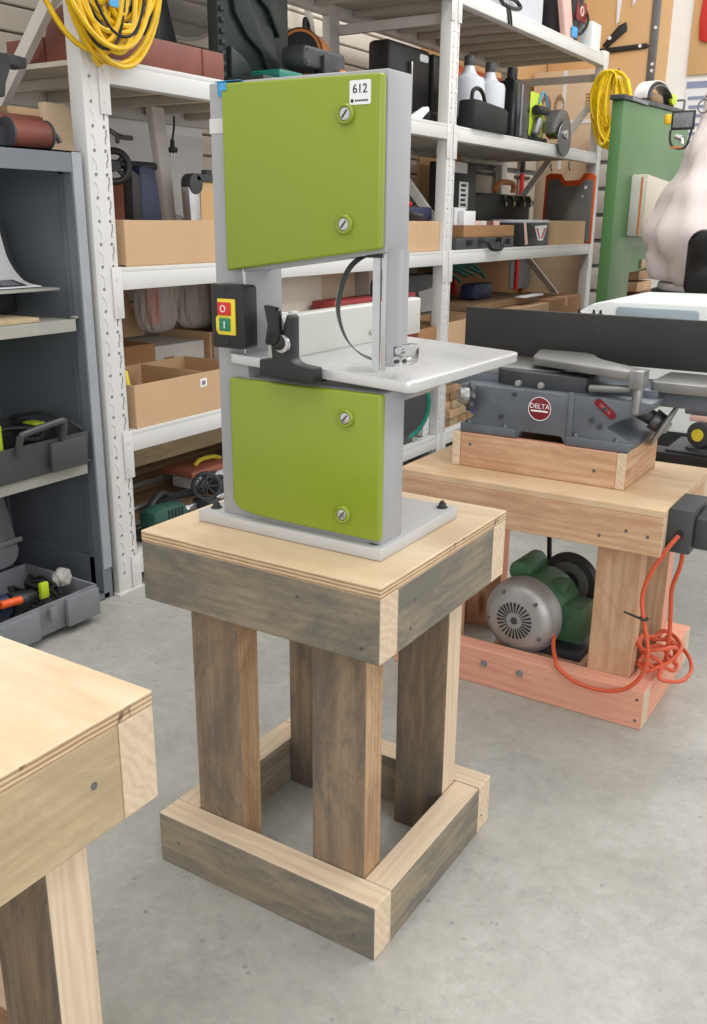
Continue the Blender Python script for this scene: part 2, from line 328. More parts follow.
def obj(name, bm, mat, parent=None, shade=35, local=False, origin=None):
    """mesh built in world coordinates (local=True: in its thing's own); origin: object origin of a top-level mesh"""
    o0 = (Vector((0, 0, 0)) if local else wpos(parent)) if parent else Vector(origin or (0, 0, 0))
    if o0.length: bmesh.ops.translate(bm, vec=-o0, verts=bm.verts)
    bmesh.ops.recalc_face_normals(bm, faces=bm.faces)
    me = bpy.data.meshes.new(name); bm.to_mesh(me); bm.free()
    mats = mat if isinstance(mat, (list, tuple)) else [mat]
    for m in mats: me.materials.append(M[m] if isinstance(m, str) else m)
    if shade:
        me.polygons.foreach_set('use_smooth', [True]*len(me.polygons))
        try: me.set_sharp_from_angle(angle=R(shade))
        except Exception: pass
    o = bpy.data.objects.new(name, me); COL.objects.link(o)
    if parent: o.parent = parent
    else: o.location = o0
    return o
def thing(name, label, cat, loc=(0, 0, 0), rz=0, group=None, rot=None):
    o = bpy.data.objects.new(name, None); COL.objects.link(o); o.location = loc; o.empty_display_size = .05
    o.rotation_euler = rot or (0, 0, rz); o['label'] = label; o['category'] = cat
    if group: o['group'] = group
    return o
def tag(o, label, cat, group=None):
    o['label'] = label; o['category'] = cat
    if group: o['group'] = group
    return o
def struct(name, bm, mat, shade=0):
    o = obj(name, bm, mat, None, shade); o['kind'] = 'structure'; return o
def dup(root, loc, label=None, rz=None, group=None):
    r = root.copy(); COL.objects.link(r); r.location = loc
    if rz is not None: r.rotation_euler = (0, 0, rz)
    if label: r['label'] = label
    if group: r['group'] = group
    for ch in list(root.children):
        c = ch.copy(); COL.objects.link(c); c.parent = r
        for g in list(ch.children):
            d = g.copy(); COL.objects.link(d); d.parent = c
    return r
def text(s, size, mat, parent, mtx, name='lettering', depth=.0004):
    cu = bpy.data.curves.new('t', 'FONT'); cu.body = s; cu.size = size; cu.align_x = 'CENTER'; cu.align_y = 'CENTER'; cu.extrude = depth
    to = bpy.data.objects.new('t', cu); COL.objects.link(to)
    dg = bpy.context.evaluated_depsgraph_get(); me = bpy.data.meshes.new_from_object(to.evaluated_get(dg))
    bpy.data.objects.remove(to); bpy.data.curves.remove(cu)
    bm = bmesh.new(); bm.from_mesh(me); bpy.data.meshes.remove(me); xf(bm, mtx)
    return obj(name, bm, mat, parent, 0)
FACE_Y = Matrix.Rotation(R(90), 4, 'X')                      # text readable from -y
FACE_X = Matrix.Rotation(R(90), 4, 'Z') @ Matrix.Rotation(R(90), 4, 'X')   # readable from +x

# ------------------------------------------------------------------ the room
bm = new(); box(bm, -2.76, 4.0, -3.0, 6.86, -.1, 0); struct('floor', bm, 'floor')
bm = new(); box(bm, -2.80, -2.735, -.5, 6.86, 0, 3.2); struct('wall_left', bm, 'slatgap')
bm = new(); z = .02
while z < 3.15:
    prism(bm, [(-2.736, z), (-2.72, z), (-2.715, z+.004), (-2.715, z+.068), (-2.72, z+.073), (-2.736, z+.073)], 'y', -.5, 4.98); z += .0805
struct('trim_1', bm, 'slat')
bm = new(); box(bm, -2.735, -2.70, 4.98, 6.84, 0, 3.2); struct('trim_2', bm, 'peg')
bm = new(); box(bm, -2.8, 4.0, 6.84, 6.92, 0, 3.2); struct('wall_back', bm, 'wall')

# hardboard tool panels on the far wall
t = thing('pegboard', 'large tan hardboard tool panel on the far white wall', 'tool board', (-2.3, 6.84, 1.0))
bm = new(); box(bm, -2.69, -1.86, 6.815, 6.84, .9, 3.0, .002); obj('panel', bm, 'peg', t)
bm = new(); box(bm, -1.985, -1.93, 6.805, 6.815, 1.6, 3.0, .002); obj('metal_strip', bm, 'steel', t)
for z in (2.02, 2.06, 2.28, 2.6):
    bm = new(); cyl(bm, (-1.95, 6.805, z), (-1.95, 6.796, z), .010); obj('magnet', bm, 'paper', t)
bm = new(); box(bm, -1.72, -1.2, 6.815, 6.84, 1.98, 3.0, .002)
tag(obj('pegboard', bm, 'peg', origin=(-1.45, 6.84, 1.98)), 'smaller tan tool panel at the right edge of the far wall', 'tool board')
bm = new(); prism(bm, [(-1.66, 2.18), (-1.60, 2.16), (-1.585, 2.34), (-1.60, 2.5), (-1.655, 2.48), (-1.67, 2.3)], 'y', 6.785, 6.815, .006)
tag(obj('red_hand_tool', bm, 'red', origin=(-1.63, 6.815, 2.15)), 'red handled tool hanging at the right edge of the far wall', 'hand tool')
# saws that hang on the panel
t = thing('hand_saw', 'black hand saw hanging level on the tan panel behind the rack top', 'saw', (-2.1, 6.8, 2.15))
bm = new(); prism(bm, [(-2.36, 2.145), (-2.0, 2.16), (-1.985, 2.175), (-2.0, 2.192), (-2.36, 2.18)], 'y', 6.797, 6.813, .003); obj('blade', bm, 'black', t)
bm = new(); cyl(bm, (-2.04, 6.797, 2.176), (-2.04, 6.786, 2.176), .011); obj('hanging_peg', bm, 'paper', t)
t = thing('trimming_knife', 'short black tool hanging tilted above the level hand saw', 'hand tool', (-2.22, 6.8, 2.26))
bm = new(); prism(bm, [(-2.30, 2.20), (-2.27, 2.18), (-2.14, 2.28), (-2.15, 2.33), (-2.20, 2.31)], 'y', 6.79, 6.813, .004); obj('handle', bm, 'black', t)
bm = new(); cyl(bm, (-2.25, 6.79, 2.24), (-2.25, 6.78, 2.24), .012); obj('hanging_peg', bm, 'paper', t)
for i, (x, z0, z1, lb) in enumerate(((-2.21, 2.32, 2.50, 'white handled scraper hanging on the tan panel above the black saw'), (-2.11, 2.42, 2.60, 'white hook tool hanging highest on the tan panel'))):
    bm = new(); prism(bm, [(x-.008, z0), (x+.008, z0+.02), (x+.018, z1), (x-.016, z1)], 'y', 6.80, 6.813, .002)
    tag(obj('scraper', bm, 'paper', origin=(x, 6.81, z0)), lb, 'hand tool')
t = thing('wall_poster', 'white printed sheet on the far wall beside the small tan panel', 'poster', (-1.65, 6.83, 1.6))
bm = new(); box(bm, -1.72, -1.4, 6.832, 6.84, 1.45, 1.95); obj('sheet', bm, 'paper', t)
bm = new(); box(bm, -1.715, -1.50, 6.829, 6.832, 1.90, 1.94)
for k in range(7):
    z = 1.85-.055*k; box(bm, -1.70+.01*(k % 3), -1.56, 6.829, 6.832, z-.02, z)
obj('printed_block', bm, plain('blue_print', (140, 150, 180), .7), t)

# ------------------------------------------------------------------ steel rack
FX, RX = -1.92, -2.52
Y1, Y2, Y3 = 1.81, 3.82, 5.77
LV = [.474, .927, 1.444, 1.973]
rack = thing('storage_rack', 'long white steel rack with perforated posts along the left wall', 'shelving', (-2.2, 3.8, 0))
def upright(x0, x1, y, face):
    b = new(); box(b, x0, x1, y-.04, y+.04, 0, 1.995, .002)
    me = bpy.data.meshes.new('u'); b.to_mesh(me); b.free(); ob = bpy.data.objects.new('u', me); COL.objects.link(ob)
    c = new()
    if face:
        z = .06
        while z < 1.95:
            for dy in (-.016, .022):
                cyl(c, (x1-.02, y+dy, z), (x1+.01, y+dy, z), .0052, n=10)
            a = z+.016
            prism(c, [(y+.021, a), (y+.026, a), (y+.026, a+.013), (y+.030, a+.018), (y+.030, a+.036), (y+.025, a+.036), (y+.025, a+.020), (y+.021, a+.015)], 'x', x1-.02, x1+.01)
            z += .058
        cm = bpy.data.meshes.new('c'); c.to_mesh(cm); c.free(); cob = bpy.data.objects.new('c', cm); COL.objects.link(cob)
        md = ob.modifiers.new('b', 'BOOLEAN'); md.object = cob; md.operation = 'DIFFERENCE'; md.solver = 'EXACT'
        dg = bpy.context.evaluated_depsgraph_get(); em = bpy.data.meshes.new_from_object(ob.evaluated_get(dg))
        r = new(); r.from_mesh(em); bpy.data.objects.remove(ob); bpy.data.objects.remove(cob)
        # pressed diagonal ribs beside the holes
        z = .06
        while z < 1.93:
            a = z+.018; prism(r, [(y-.024, a+.022), (y-.020, a+.025), (y-.010, a+.012), (y-.010, a-.006), (y-.014, a-.006), (y-.014, a+.010)], 'x', x1-.001, x1+.0016); z += .058
    else:
        r = new(); r.from_mesh(me); bpy.data.objects.remove(ob)
    return r
for y in (Y1, Y2, Y3):
    obj('front_post', upright(FX-.05, FX, y, True), 'white', rack, 30)
    obj('rear_post', upright(RX-.04, RX, y, False), 'offwhite', rack, 0)
def strut(bm, x0, z0, x1, z1, y, wd=.018):
    d = Vector((x1-x0, 0, z1-z0)).normalized(); n = Vector((-d.z, 0, d.x))*wd
    prism(bm, [(x0+n.x, z0+n.z), (x1+n.x, z1+n.z), (x1-n.x, z1-n.z), (x0-n.x, z0-n.z)], 'y', y-.012, y+.012, .001)
for y, zz in ((Y1, (1.67, 1.12, .50)), (Y3, (1.75, 1.03, .45))):
    for (xa, za, xb, zb) in ((FX-.05, zz[0], RX, zz[1]), (RX, zz[1], FX-.05, zz[2])):
        bm = new(); strut(bm, xa, za, xb, zb, y); obj('diagonal_brace', bm, 'offwhite', rack, 0)
for (xa, za, xb, zb) in ((RX, 1.66, FX-.05, 1.03), (FX-.05, 1.03, RX, .42)):
    bm = new(); strut(bm, xa, za, xb, zb, Y2); obj('diagonal_brace', bm, 'offwhite', rack, 0)
for y in (Y1, Y2, Y3):
    for z in (.25, 1.86):
        bm = new(); box(bm, RX, FX-.05, y+.0125, y+.034, z-.02, z+.02); obj('side_rail', bm, 'offwhite', rack, 0)
    bm = new(); box(bm, FX-.07, FX+.012, y-.052, y+.052, 0, .004); obj('foot_plate', bm, 'offwhite', rack, 0)
for (ya, yb) in ((Y1, Y2), (Y2, Y3)):
    for z in LV+[.10]:
        if z == .474 and ya == Y2 and False: continue
        for xx in (FX-.045, RX-.035):
            bm = new(); prism(bm, [(xx, z-.06), (xx+.046, z-.06), (xx+.046, z-.012), (xx+.028, z-.012), (xx+.028, z), (xx, z)] if xx > -2.2 else [(xx, z-.06), (xx+.04, z-.06), (xx+.04, z), (xx, z)], 'y', ya+.04, yb-.04, .0015)
            if xx > -2.2:
                box(bm, xx+.028, xx+.046, ya+.04, yb-.04, z-.0125, z, .001)
            obj('beam', bm, 'white' if xx > -2.2 else 'offwhite', rack, 30)
            if xx > -2.2:
                for (ye, s) in ((ya+.012, 1), (yb-.048, -1)):
                    bm = new(); box(bm, FX+.001, FX+.004, ye, ye+.036, z-.135 if z > .2 else .001, z+.002, .001)
                    for q in (-.105, -.03):
                        if z+q > .02: cyl(bm, (FX+.004, ye+.018, z+q), (FX+.0055, ye+.018, z+q), .005, n=10)
                    obj('beam_connector', bm, 'white', rack, 30)
        bm = new(); box(bm, RX+.004, FX-.047, ya-.0, yb+.0, z-.016, z-.004)
        for k in range(9):
            y = ya+.15+(yb-ya-.3)*k/8; box(bm, RX+.01, FX-.05, y-.012, y+.012, z-.044, z-.016, .002)
        obj('deck', bm, 'deck', rack, 0)

# ------------------------------------------------------------------ timber helpers
def timber(name, x0, x1, y0, y1, z0, z1, wide, mw, mn, parent, me=None):
    """wide: axis normal to the weathered wide faces; mn: sawn edges; me: cut ends"""
    b = new(); box(b, x0, x1, y0, y1, z0, z1, .0022, 2)
    d = {'x': x1-x0, 'y': y1-y0, 'z': z1-z0}; ga = max(d, key=d.get)
    for f in b.faces:
        n = f.normal; i = max(range(3), key=lambda k: abs(n[k])); a = 'xyz'[i]
        f.material_index = 0 if (a == wide and abs(n[i]) > .8) else (2 if a == ga else 1)
    return obj(name, b, [mw+'_'+ga, mn+'_'+ga, (me or mn)+'_'+ga], parent, 0)
def stand(name, label, x0, x1, y0, y1, zt, hb, ha, W, L, E, rail, ply, edge, ends=None, tp=.0165, group=None, feet=True, lt=.048, lg=.001):
    t = thing(name, label, 'workbench', ((x0+x1)/2, (y0+y1)/2, 0), group=group)
    T = .048; lw = .096; za = zt-tp
    b = new(); box(b, x0, x1, y0, y1, za, zt, .0012, 1)
    for f in b.faces: f.material_index = 0 if abs(f.normal.z) > .7 else 1
    obj('tabletop', b, [ply, edge], t, 0)
    for (z0, z1, nm) in ((za-ha, za, 'apron_board'), (0, hb, 'base_rail')):
        w = W if nm == 'apron_board' else rail
        o = 0
        timber(nm, x0, x1, y0+o, y0+T, z0, z1, 'y', w, E, t, ends)
        timber(nm, x0, x1, y1-T, y1, z0, z1, 'y', w, E, t, ends)
        timber(nm, x1-T, x1, y0+T+.0005, y1-T-.0005, z0, z1, 'x', w, E, t)
        timber(nm, x0, x0+T, y0+T+.0005, y1-T-.0005, z0, z1, 'x', w, E, t)
    for xs in (0, 1):
        for ys in (0, 1):
            xa = x0+T+.001 if xs == 0 else x1-T-.001-lw; yb = y0+T+lg if ys == 0 else y1-T-lg-lt
            timber('leg', xa, xa+lw, yb, yb+lt, .0 if True else hb, za-.0005, 'y', L[0], L[1+ys] if xs == 0 else L[1+ys], t)
    return t
def screws(t, pts, axis, r=.003):
    for p in pts:
        b = new(); q = Vector(p); d = Vector((0, -.0008, 0)) if axis == 'y' else Vector((.0008, 0, 0)); cyl(b, q-d, q+d, r, n=10); obj('screw_head', b, 'steel', t)
st = stand('timber_stand', 'weathered grey timber stand with plywood top carrying the green bandsaw', -.9915, -.5635, .965, 1.373, .600, .0945, .0965,
           'grey', ('leg', 'tan', 'fresh'), 'fresh', 'grey', 'ply', 'plyedge')
screws(st, [(-.697, .965, .558), (-.592, .965, .506), (-.60, .965, .03), (-.95, .965, .05)], 'y', .0024)
screws(st, [(-.5635, 1.06, .55), (-.5635, 1.05, .51), (-.5635, 1.34, .03)], 'x', .0024)
fg = stand('timber_stand', 'pale timber stand with figured plywood top in the near left corner', -1.047, -.619, .196, .604, .600, .0945, .1085,
           'yel', ('leg', 'fresh', 'fresh'), 'fresh', 'fir', 'plyfg', 'plyedge', lt=.054, lg=.011)
screws(fg, [(-.619, .52, .535), (-.619, .38, .53)], 'x', .004)
b2 = stand('timber_stand', 'reddish fir timber stand that carries the old jointer', -1.035, -.415, 1.843, 2.252, .500, .0925, .085,
           'fir', ('fir', 'fir', 'pink'), 'pink', 'pink', 'mdf', 'mdf', ends='fresh', tp=.0155)
screws(b2, [(-.445, 1.843, .44), (-.49, 1.843, .445), (-.545, 1.843, .425), (-.43, 1.843, .07), (-.43, 1.843, .02)], 'y', .0035)
for px in (-.79, -.70):
    bm = new(); cyl(bm, (px, 1.843, .058), (px, 1.8415, .058), .0085, n=16); cyl(bm, (px, 1.8415, .058), (px, 1.836, .058), .0055, n=6); obj('bolt', bm, 'bolt', b2)

# ------------------------------------------------------------------ bandsaw
saw = thing('bandsaw', 'lime green and silver benchtop bandsaw standing on the weathered timber stand', 'bandsaw', (-.78, 1.17, .6005))
bm = new(); box(bm, -.947, -.613, 1.047, 1.291, .6005, .619, .0025); plate = obj('base_plate', bm, 'plate', saw)
for (x, y) in ((-.632, 1.066), (-.93, 1.072), (-.632, 1.272), (-.93, 1.272)):
    bm = new(); cyl(bm, (x, y, .619), (x, y, .6205), .009, n=20); cyl(bm, (x, y, .6205), (x, y, .6265), .006, n=6); cyl(bm, (x, y, .6265), (x, y, .630), .0035, n=12); obj('bolt', bm, 'castdk', plate)
# folded steel body: rear column, upper wheel box, lower wheel box
BX0, BX1, BY0, BY1 = -.905, -.6205, 1.060, 1.120
bm = new()
prism(bm, [(BX0, .619), (BX1, .619), (BX1, .835), (-.85, .835), (-.85, .985), (BX1, 1.0165), (BX1, 1.2315), (BX0, 1.2315)], 'y', BY0, BY1, .0022)
obj('body', bm, 'silver', saw)
bm = new(); box(bm, BX0+.006, -.852, BY1-.004, 1.150, .64, 1.20, .003); obj('column', bm, 'silver', saw)
bm = new(); box(bm, -.8525, -.8505, BY0-.003, BY0+.001, .86, .99); obj('edge_highlight', bm, 'chrome', saw)  # bright chrome line standing in for the highlight along the column edge
def door(zs, name, cut):
    # polygon x,z in front of the body
    b = new(); prism(b, zs, 'y', 1.045, 1.0595, .0035, 3); return obj(name, b, 'green', saw)
ud = door([(-.872, .986), (-.622, 1.021), (-.622, 1.2255), (-.872, 1.2285)], 'upper_door', 0)
arc = [(-.876+.05*(1-math.cos(a)) if False else -.876, .64)]
ld = door([(-.874, .646), (-.862, .636), (-.838, .6315), (-.79, .6295), (-.616, .6295), (-.616, .835), (-.874, .835)], 'lower_door', 0)
for (x, z, par, rr) in ((-.6715, 1.181, ud, 1), (-.6725, 1.0505, ud, 1), (-.669, .799, ld, .7), (-.673, .661, ld, 1)):
    bm = new(); lathe(bm, [(.0125, 0), (.0125, .004), (.0105, .0065), (.0085, .0060), (.0085, 0)], (x, 1.045, z), (0, -1, 0)); k = obj('knob_ring', bm, 'green', par)
    bm = new(); cyl(bm, (x, 1.047, z), (x, 1.0395, z), .0078, n=24, bev=.001); obj('knob', bm, 'alu', par)
    bm = new(); box(bm, x-.006, x+.006, 1.0388, 1.0397, z-.001, z+.001); xf(bm, Matrix.Translation((x, 0, z)) @ Matrix.Rotation(R(-50), 4, 'Y') @ Matrix.Translation((-x, 0, -z))); obj('knob_slot', bm, 'castdk', par)
bm = new(); prism(bm, rrect(-.667, -.6365, 1.191, 1.2185, .002, 3), 'y', 1.0442, 1.0452); stc = obj('sticker', bm, 'paper', ud)
text('612', .0145, 'ink', ud, Matrix.Translation((-.6518, 1.0440, 1.2085)) @ FACE_Y, 'sticker_number')
bm = new(); cyl(bm, (-.663, 1.0438, 1.1955), (-.663, 1.0443, 1.1955), .0022, n=12)
for k in range(7): box(bm, -.659+k*.0028, -.657+k*.0028, 1.0438, 1.0443, 1.1945, 1.1965)
obj('sticker_small_print', bm, 'ink', ud)
bm = new(); box(bm, BX0-.0006, -.872, 1.0594, 1.0602, 1.168, 1.187); box(bm, BX0-.0008, BX0-.0001, 1.06, 1.10, 1.168, 1.187); obj('tape_strip', bm, 'tape', saw)
bm = new(); box(bm, -.889, -.846, 1.052, 1.090, 1.2316, 1.2322); box(bm, -.889, -.871, 1.0590, 1.0600, 1.214, 1.2318); box(bm, -.862, -.874, 1.0440, 1.0446, 1.219, 1.2286); obj('blue_tape', bm, 'blue', saw)
# switch
sw = new(); prism(sw, [(-.888, .880), (-.834, .880), (-.830, .884), (-.830, .964), (-.834, .968), (-.888, .968)], 'y', 1.030, 1.0598, .0015); swo = obj('switch_box', sw, 'black', saw)
bm = new(); prism(bm, [(-.879, .905), (-.875, .899), (-.8445, .899), (-.8445, .949), (-.8755, .949), (-.8755, .925), (-.879, .923)], 'y', 1.0265, 1.0300, .001); obj('switch_surround', bm, 'yellow', swo)
bm = new(); box(bm, -.8735, -.8505, 1.0240, 1.0268, .9265, .9445, .0008); obj('stop_button', bm, 'red', swo)
bm = new(); box(bm, -.8715, -.8520, 1.0245, 1.0268, .9045, .9225, .0008); obj('start_button', bm, 'btngreen', swo)
bm = new(); torus(bm, (-.8635, 1.0239, .9355), (0, 1, 0), .0042, .0007, 24, 6); obj('stop_symbol', bm, 'paper', swo)
bm = new(); box(bm, -.8624, -.8610, 1.0238, 1.0246, .9085, .9185); obj('start_symbol', bm, 'paper', swo)
for z in (.961, .889):
    bm = new(); cyl(bm, (-.862, 1.031, z), (-.862, 1.0293, z), .0032, n=14); obj('screw', bm, 'blackgl', swo)
# tilting table, a little out of level
TM = Matrix.Translation((-.727, 1.05, .863)) @ Matrix.Rotation(R(2.9), 4, 'Y')
bm = new(); prism(bm, rrect(-.156, .156, -.002, .362, .017, 6), 'z', -.0145, 0, .0018, 2); xf(bm, TM); tbl = obj('saw_table', bm, 'tabletop', saw)
bm = new(); cyl(bm, (.06, .03, -.001), (.06, .03, .0004), .021, n=28); xf(bm, TM); obj('table_insert', bm, 'alu', tbl)
bm = new(); prism(bm, [(-.63, .8365), (-.60, .845), (-.60, .83), (-.625, .815), (-.68, .815), (-.68, .8365)], 'y', 1.115, 1.19, .002); obj('table_trunnion', bm, 'silver', saw)
# rip fence
fn = new(); prism(fn, [(-.809, .867), (-.7875, .866), (-.7875, .9245), (-.790, .927), (-.807, .927), (-.809, .924)], 'y', 1.055, 1.47, .0012); fence = obj('rip_fence', fn, 'fencewhite', saw)
bm = new(); prism(bm, [(-.799, .8485), (-.709, .8445), (-.709, .8645), (-.735, .8670), (-.742, .8700), (-.747, .8740), (-.747, .930), (-.751, .934), (-.759, .912), (-.7685, .912), (-.777, .928), (-.782, .928), (-.777, .874), (-.782, .8685), (-.799, .8705)], 'y', 1.022, 1.046, .0015)
obj('fence_clamp', bm, 'black', fence)
bm = new(); prism(bm, [(-.8035, .8435), (-.711, .8435), (-.711, .8475), (-.8035, .8475)], 'y', 1.046, 1.06); obj('clamp_jaw', bm, 'black', fence)
bm = new(); prism(bm, [(-.781, .946), (-.761, .943), (-.758, .938), (-.757, .900), (-.765, .893), (-.777, .893), (-.780, .896), (-.775, .920)], 'y', 1.010, 1.022, .002); obj('clamp_lever', bm, 'blackgl', fence)
bm = new(); cyl(bm, (-.757, 1.022, .895), (-.757, 1.016, .895), .0122, n=28, bev=.001); lp = obj('lever_pivot', bm, 'alu', fence)
bm = new(); cyl(bm, (-.760, 1.017, .897), (-.760, 1.013, .897), .0105, n=28, bev=.001); obj('lever_boss', bm, 'blackgl', lp)
for y in (1.08, 1.105):
    bm = new(); cyl(bm, (-.799, y, .927), (-.799, y, .930), .0065, n=20, bev=.0008); obj('fence_screw', bm, 'paper', fence)
for y in (1.30, 1.315):
    bm = new(); cyl(bm, (-.7875, y, .882), (-.783, y, .882), .0045, n=12, bev=.0006); obj('fence_bolt', bm, 'chrome', fence)
# blade guard and guides
bm = new(); prism(bm, [(-.643, 1.066), (-.632, 1.066), (-.632, 1.070), (-.643, 1.070)], 'z', .8635, 1.03); obj('guard_channel', bm, 'alu', saw)
bm = new(); prism(bm, [(-.6290, 1.066), (-.6225, 1.066), (-.6225, 1.074), (-.6290, 1.074)], 'z', .8635, 1.03, .0005); g = obj('guard_channel', bm, 'alu', saw)
pts = [(-.624, 1.068), (-.612, 1.070)]+[(-.612+.012*math.sin(a), 1.082-.012*math.cos(a)) for a in [i*math.pi/10 for i in range(1, 11)]]+[(-.624, 1.094)]
bm = new(); prism(bm, pts, 'z', .897, 1.02); obj('blade_guard', bm, 'silver', saw)
bm = new(); prism(bm, [(-.624, 1.068), (-.612, 1.069), (-.612, 1.09), (-.624, 1.09)], 'z', .870, .898, .001); obj('guard_foot', bm, 'silver', saw)
bm = new(); box(bm, -.604, -.588, 1.074, 1.098, .874, .900, .002); cyl(bm, (-.606, 1.068, .878), (-.606, 1.078, .878), .0065, n=18); cyl(bm, (-.593, 1.066, .880), (-.593, 1.078, .880), .0058, n=18); cyl(bm, (-.604, 1.068, .892), (-.604, 1.08, .892), .005, n=16); obj('blade_guide', bm, 'chrome', saw)
for (x, z) in ((-.606, .878), (-.593, .880)):
    bm = new(); cyl(bm, (x, 1.064, z), (x, 1.070, z), .0028, n=6); obj('guide_screw', bm, 'castdk', saw)
# loose blade: the toothed steel band bowing out beside the guard
P = [(-.640, 1.078, 1.0145), (-.664, 1.078, 1.011), (-.688, 1.078, .993), (-.702, 1.078, .960), (-.704, 1.078, .932), (-.692, 1.078, .902), (-.672, 1.078, .884), (-.648, 1.078, .876)]
bm = new(); ribbon(bm, P, (.0125, -.010, -.003), .0011, 10); bl = obj('saw_blade', bm, 'dkgrey', saw)
SP = smooth_path(P, 10); bm = new()
for i in range(28, len(SP)-8):
    p = SP[i]+Vector((-.0064, .005, .0015)); d = (SP[i+1]-SP[i]).normalized()
    prism(bm, [(p.x-.0018, p.z), (p.x+.001, p.z-.0014), (p.x+.001, p.z+.0014)], 'y', p.y-.0005, p.y+.0005)
obj('blade_teeth', bm, 'chrome', bl)
bm = new(); box(bm, -.652, -.629, 1.062, 1.09, 1.0095, 1.024, .002); obj('blade_port', bm, 'black', saw)
# mains cord behind the body
bm = new(); tube(bm, [(-.89, 1.135, 1.20), (-.912, 1.135, 1.175), (-.921, 1.135, 1.10), (-.918, 1.135, 1.02), (-.91, 1.13, .96), (-.905, 1.10, .92), (-.880, 1.07, .90)], .0045); obj('power_cord', bm, 'rubber', saw)
# bits left on top of the machine
bm = new(); box(bm, -.86, -.70, 1.075, 1.085, 1.2316, 1.2345, .001); obj('top_flange', bm, 'silver', saw)

# ------------------------------------------------------------------ jointer on its box
t = thing('wooden_box', 'open sided fir box that raises the jointer above its stand', 'box', (-.73, 2.07, .5005))
for (nm, a) in (('front_board', (-.925, -.553, 1.945, 1.968)), ('back_board', (-.925, -.553, 2.172, 2.195))):
    timber(nm, a[0], a[1], a[2], a[3], .5005, .581, 'y', 'fir', 'pink', t)
for (nm, a) in (('end_board', (-.553, -.531, 1.945, 2.195)), ('end_board', (-.947, -.925, 1.945, 2.195))):
    timber(nm, a[0]+.0003, a[1]-.0003, a[2], a[3], .5005, .581, 'x', 'fir', 'fresh', t)
screws(t, [(-.90, 1.945, .555), (-.60, 1.945, .535)], 'y', .004)
jt = thing('jointer', 'old blue grey cast iron jointer with long black fence on the fir box', 'jointer', (-.73, 2.08, .5815))
bm = new()
prof = [(-.925, .5815), (-.788, .5815), (-.782, .598), (-.686, .598), (-.676, .5815), (-.535, .5815), (-.532, .604), (-.552, .616), (-.585, .630), (-.560, .648), (-.50, .672), (-.49, .684), (-.49, .694), (-.935, .694), (-.935, .684), (-.905, .668), (-.902, .616), (-.925, .606)]
prism(bm, prof, 'y', 1.955, 2.185, .004); body = obj('cast_base', bm, 'cast', jt)
for (x0, x1) in ((-.93, -.79), (-.672, -.530)):
    bm = new(); box(bm, x0, x1, 1.948, 1.966, .5815, .604, .004); obj('foot', bm, 'cast', body)
    for x in (x0+.02, x1-.03):
        bm = new(); cyl(bm, (x, 1.957, .604), (x, 1.957, .611), .007, n=6); obj('bolt', bm, 'steel', body)
bm = new(); prism(bm, [(-.672, .604), (-.672, .70), (-.66, .70), (-.66, .604)], 'y', 1.950, 1.958, .002); obj('rib', bm, 'cast', body)
for (x, z) in ((-.80, .683), (-.617, .644), (-.598, .632), (-.59, .672), (-.83, .628)):
    bm = new(); cyl(bm, (x, 1.956, z), (x, 1.950, z), .0055, n=14, bev=.001); obj('screw', bm, 'castdk', body)
bm = new(); cyl(bm, (-.738, 1.956, .6555), (-.738, 1.9535, .6555), .0275, n=40, bev=.0008); bdg = obj('round_badge', bm, 'badge', body)
bm = new(); torus(bm, (-.738, 1.9533, .6555), (0, 1, 0), .0262, .0009, 40, 6); obj('badge_rim', bm, 'paper', body)
text('DELTA', .0155, 'paper', body, Matrix.Translation((-.738, 1.9531, .661)) @ FACE_Y, 'badge_lettering')
bm = new(); box(bm, -.758, -.718, 1.9530, 1.9536, .6485, .6525); obj('badge_band', bm, 'paper', body)
bm = new(); prism(bm, rrect(-.028, .028, -.0085, .0085, .007, 5), 'y', -.0012, .0012); xf(bm, Matrix.Translation((-.590, 1.954, .672)) @ Matrix.Rotation(R(38), 4, 'Y')); obj('oval_badge', bm, 'badge', body)
text('DELTA', .010, plain('badge_print', (214, 120, 120), .5), body, Matrix.Translation((-.590, 1.9522, .672)) @ Matrix.Rotation(R(38), 4, 'Y') @ FACE_Y, 'badge_lettering')
# tables
bm = new(); prism(bm, rrect(-.52, -.02, 2.03, 2.195, .01, 3), 'z', .706, .728, .002); tb = obj('infeed_table', bm, 'bedtop', jt)
bm = new(); prism(bm, [(-.56, .683), (-.50, .672), (-.05, .672), (-.03, .706), (-.56, .706)], 'y', 2.05, 2.18, .003); obj('table_casting', bm, 'cast', tb)
bm = new(); prism(bm, rrect(-1.24, -.72, 2.03, 2.195, .02, 4), 'z', .710, .730, .002); tb = obj('outfeed_table', bm, 'bedtop', jt)
bm = new(); prism(bm, [(-1.2, .70), (-.96, .678), (-.86, .672), (-.50, .672), (-.50, .71), (-1.23, .71)], 'y', 2.02, 2.18, .003); obj('table_casting', bm, 'cast', tb)
bm = new(); prism(bm, [(-.875, 2.06), (-.872, 2.022), (-.855, 2.005), (-.80, 1.992), (-.70, 1.985), (-.648, 1.990), (-.640, 2.02), (-.640, 2.06)], 'z', .686, .7285, .004); ld_ = obj('rabbet_ledge', bm, 'castdk', jt)
for x in (-.805, -.75):
    bm = new(); cyl(bm, (x, 1.994, .700), (x, 1.980, .703), .009, .0075, n=16, bev=.001); obj('ledge_bolt', bm, 'bedtop', ld_)
gp = [(-.846, 2.235), (-.802, 2.055), (-.785, 2.035), (-.66, 1.985), (-.535, 1.945), (-.518, 1.950), (-.520, 2.0), (-.56, 2.03), (-.60, 2.058), (-.635, 2.085), (-.668, 2.11), (-.682, 2.145), (-.70, 2.175), (-.735, 2.19), (-.79, 2.19), (-.83, 2.19)]
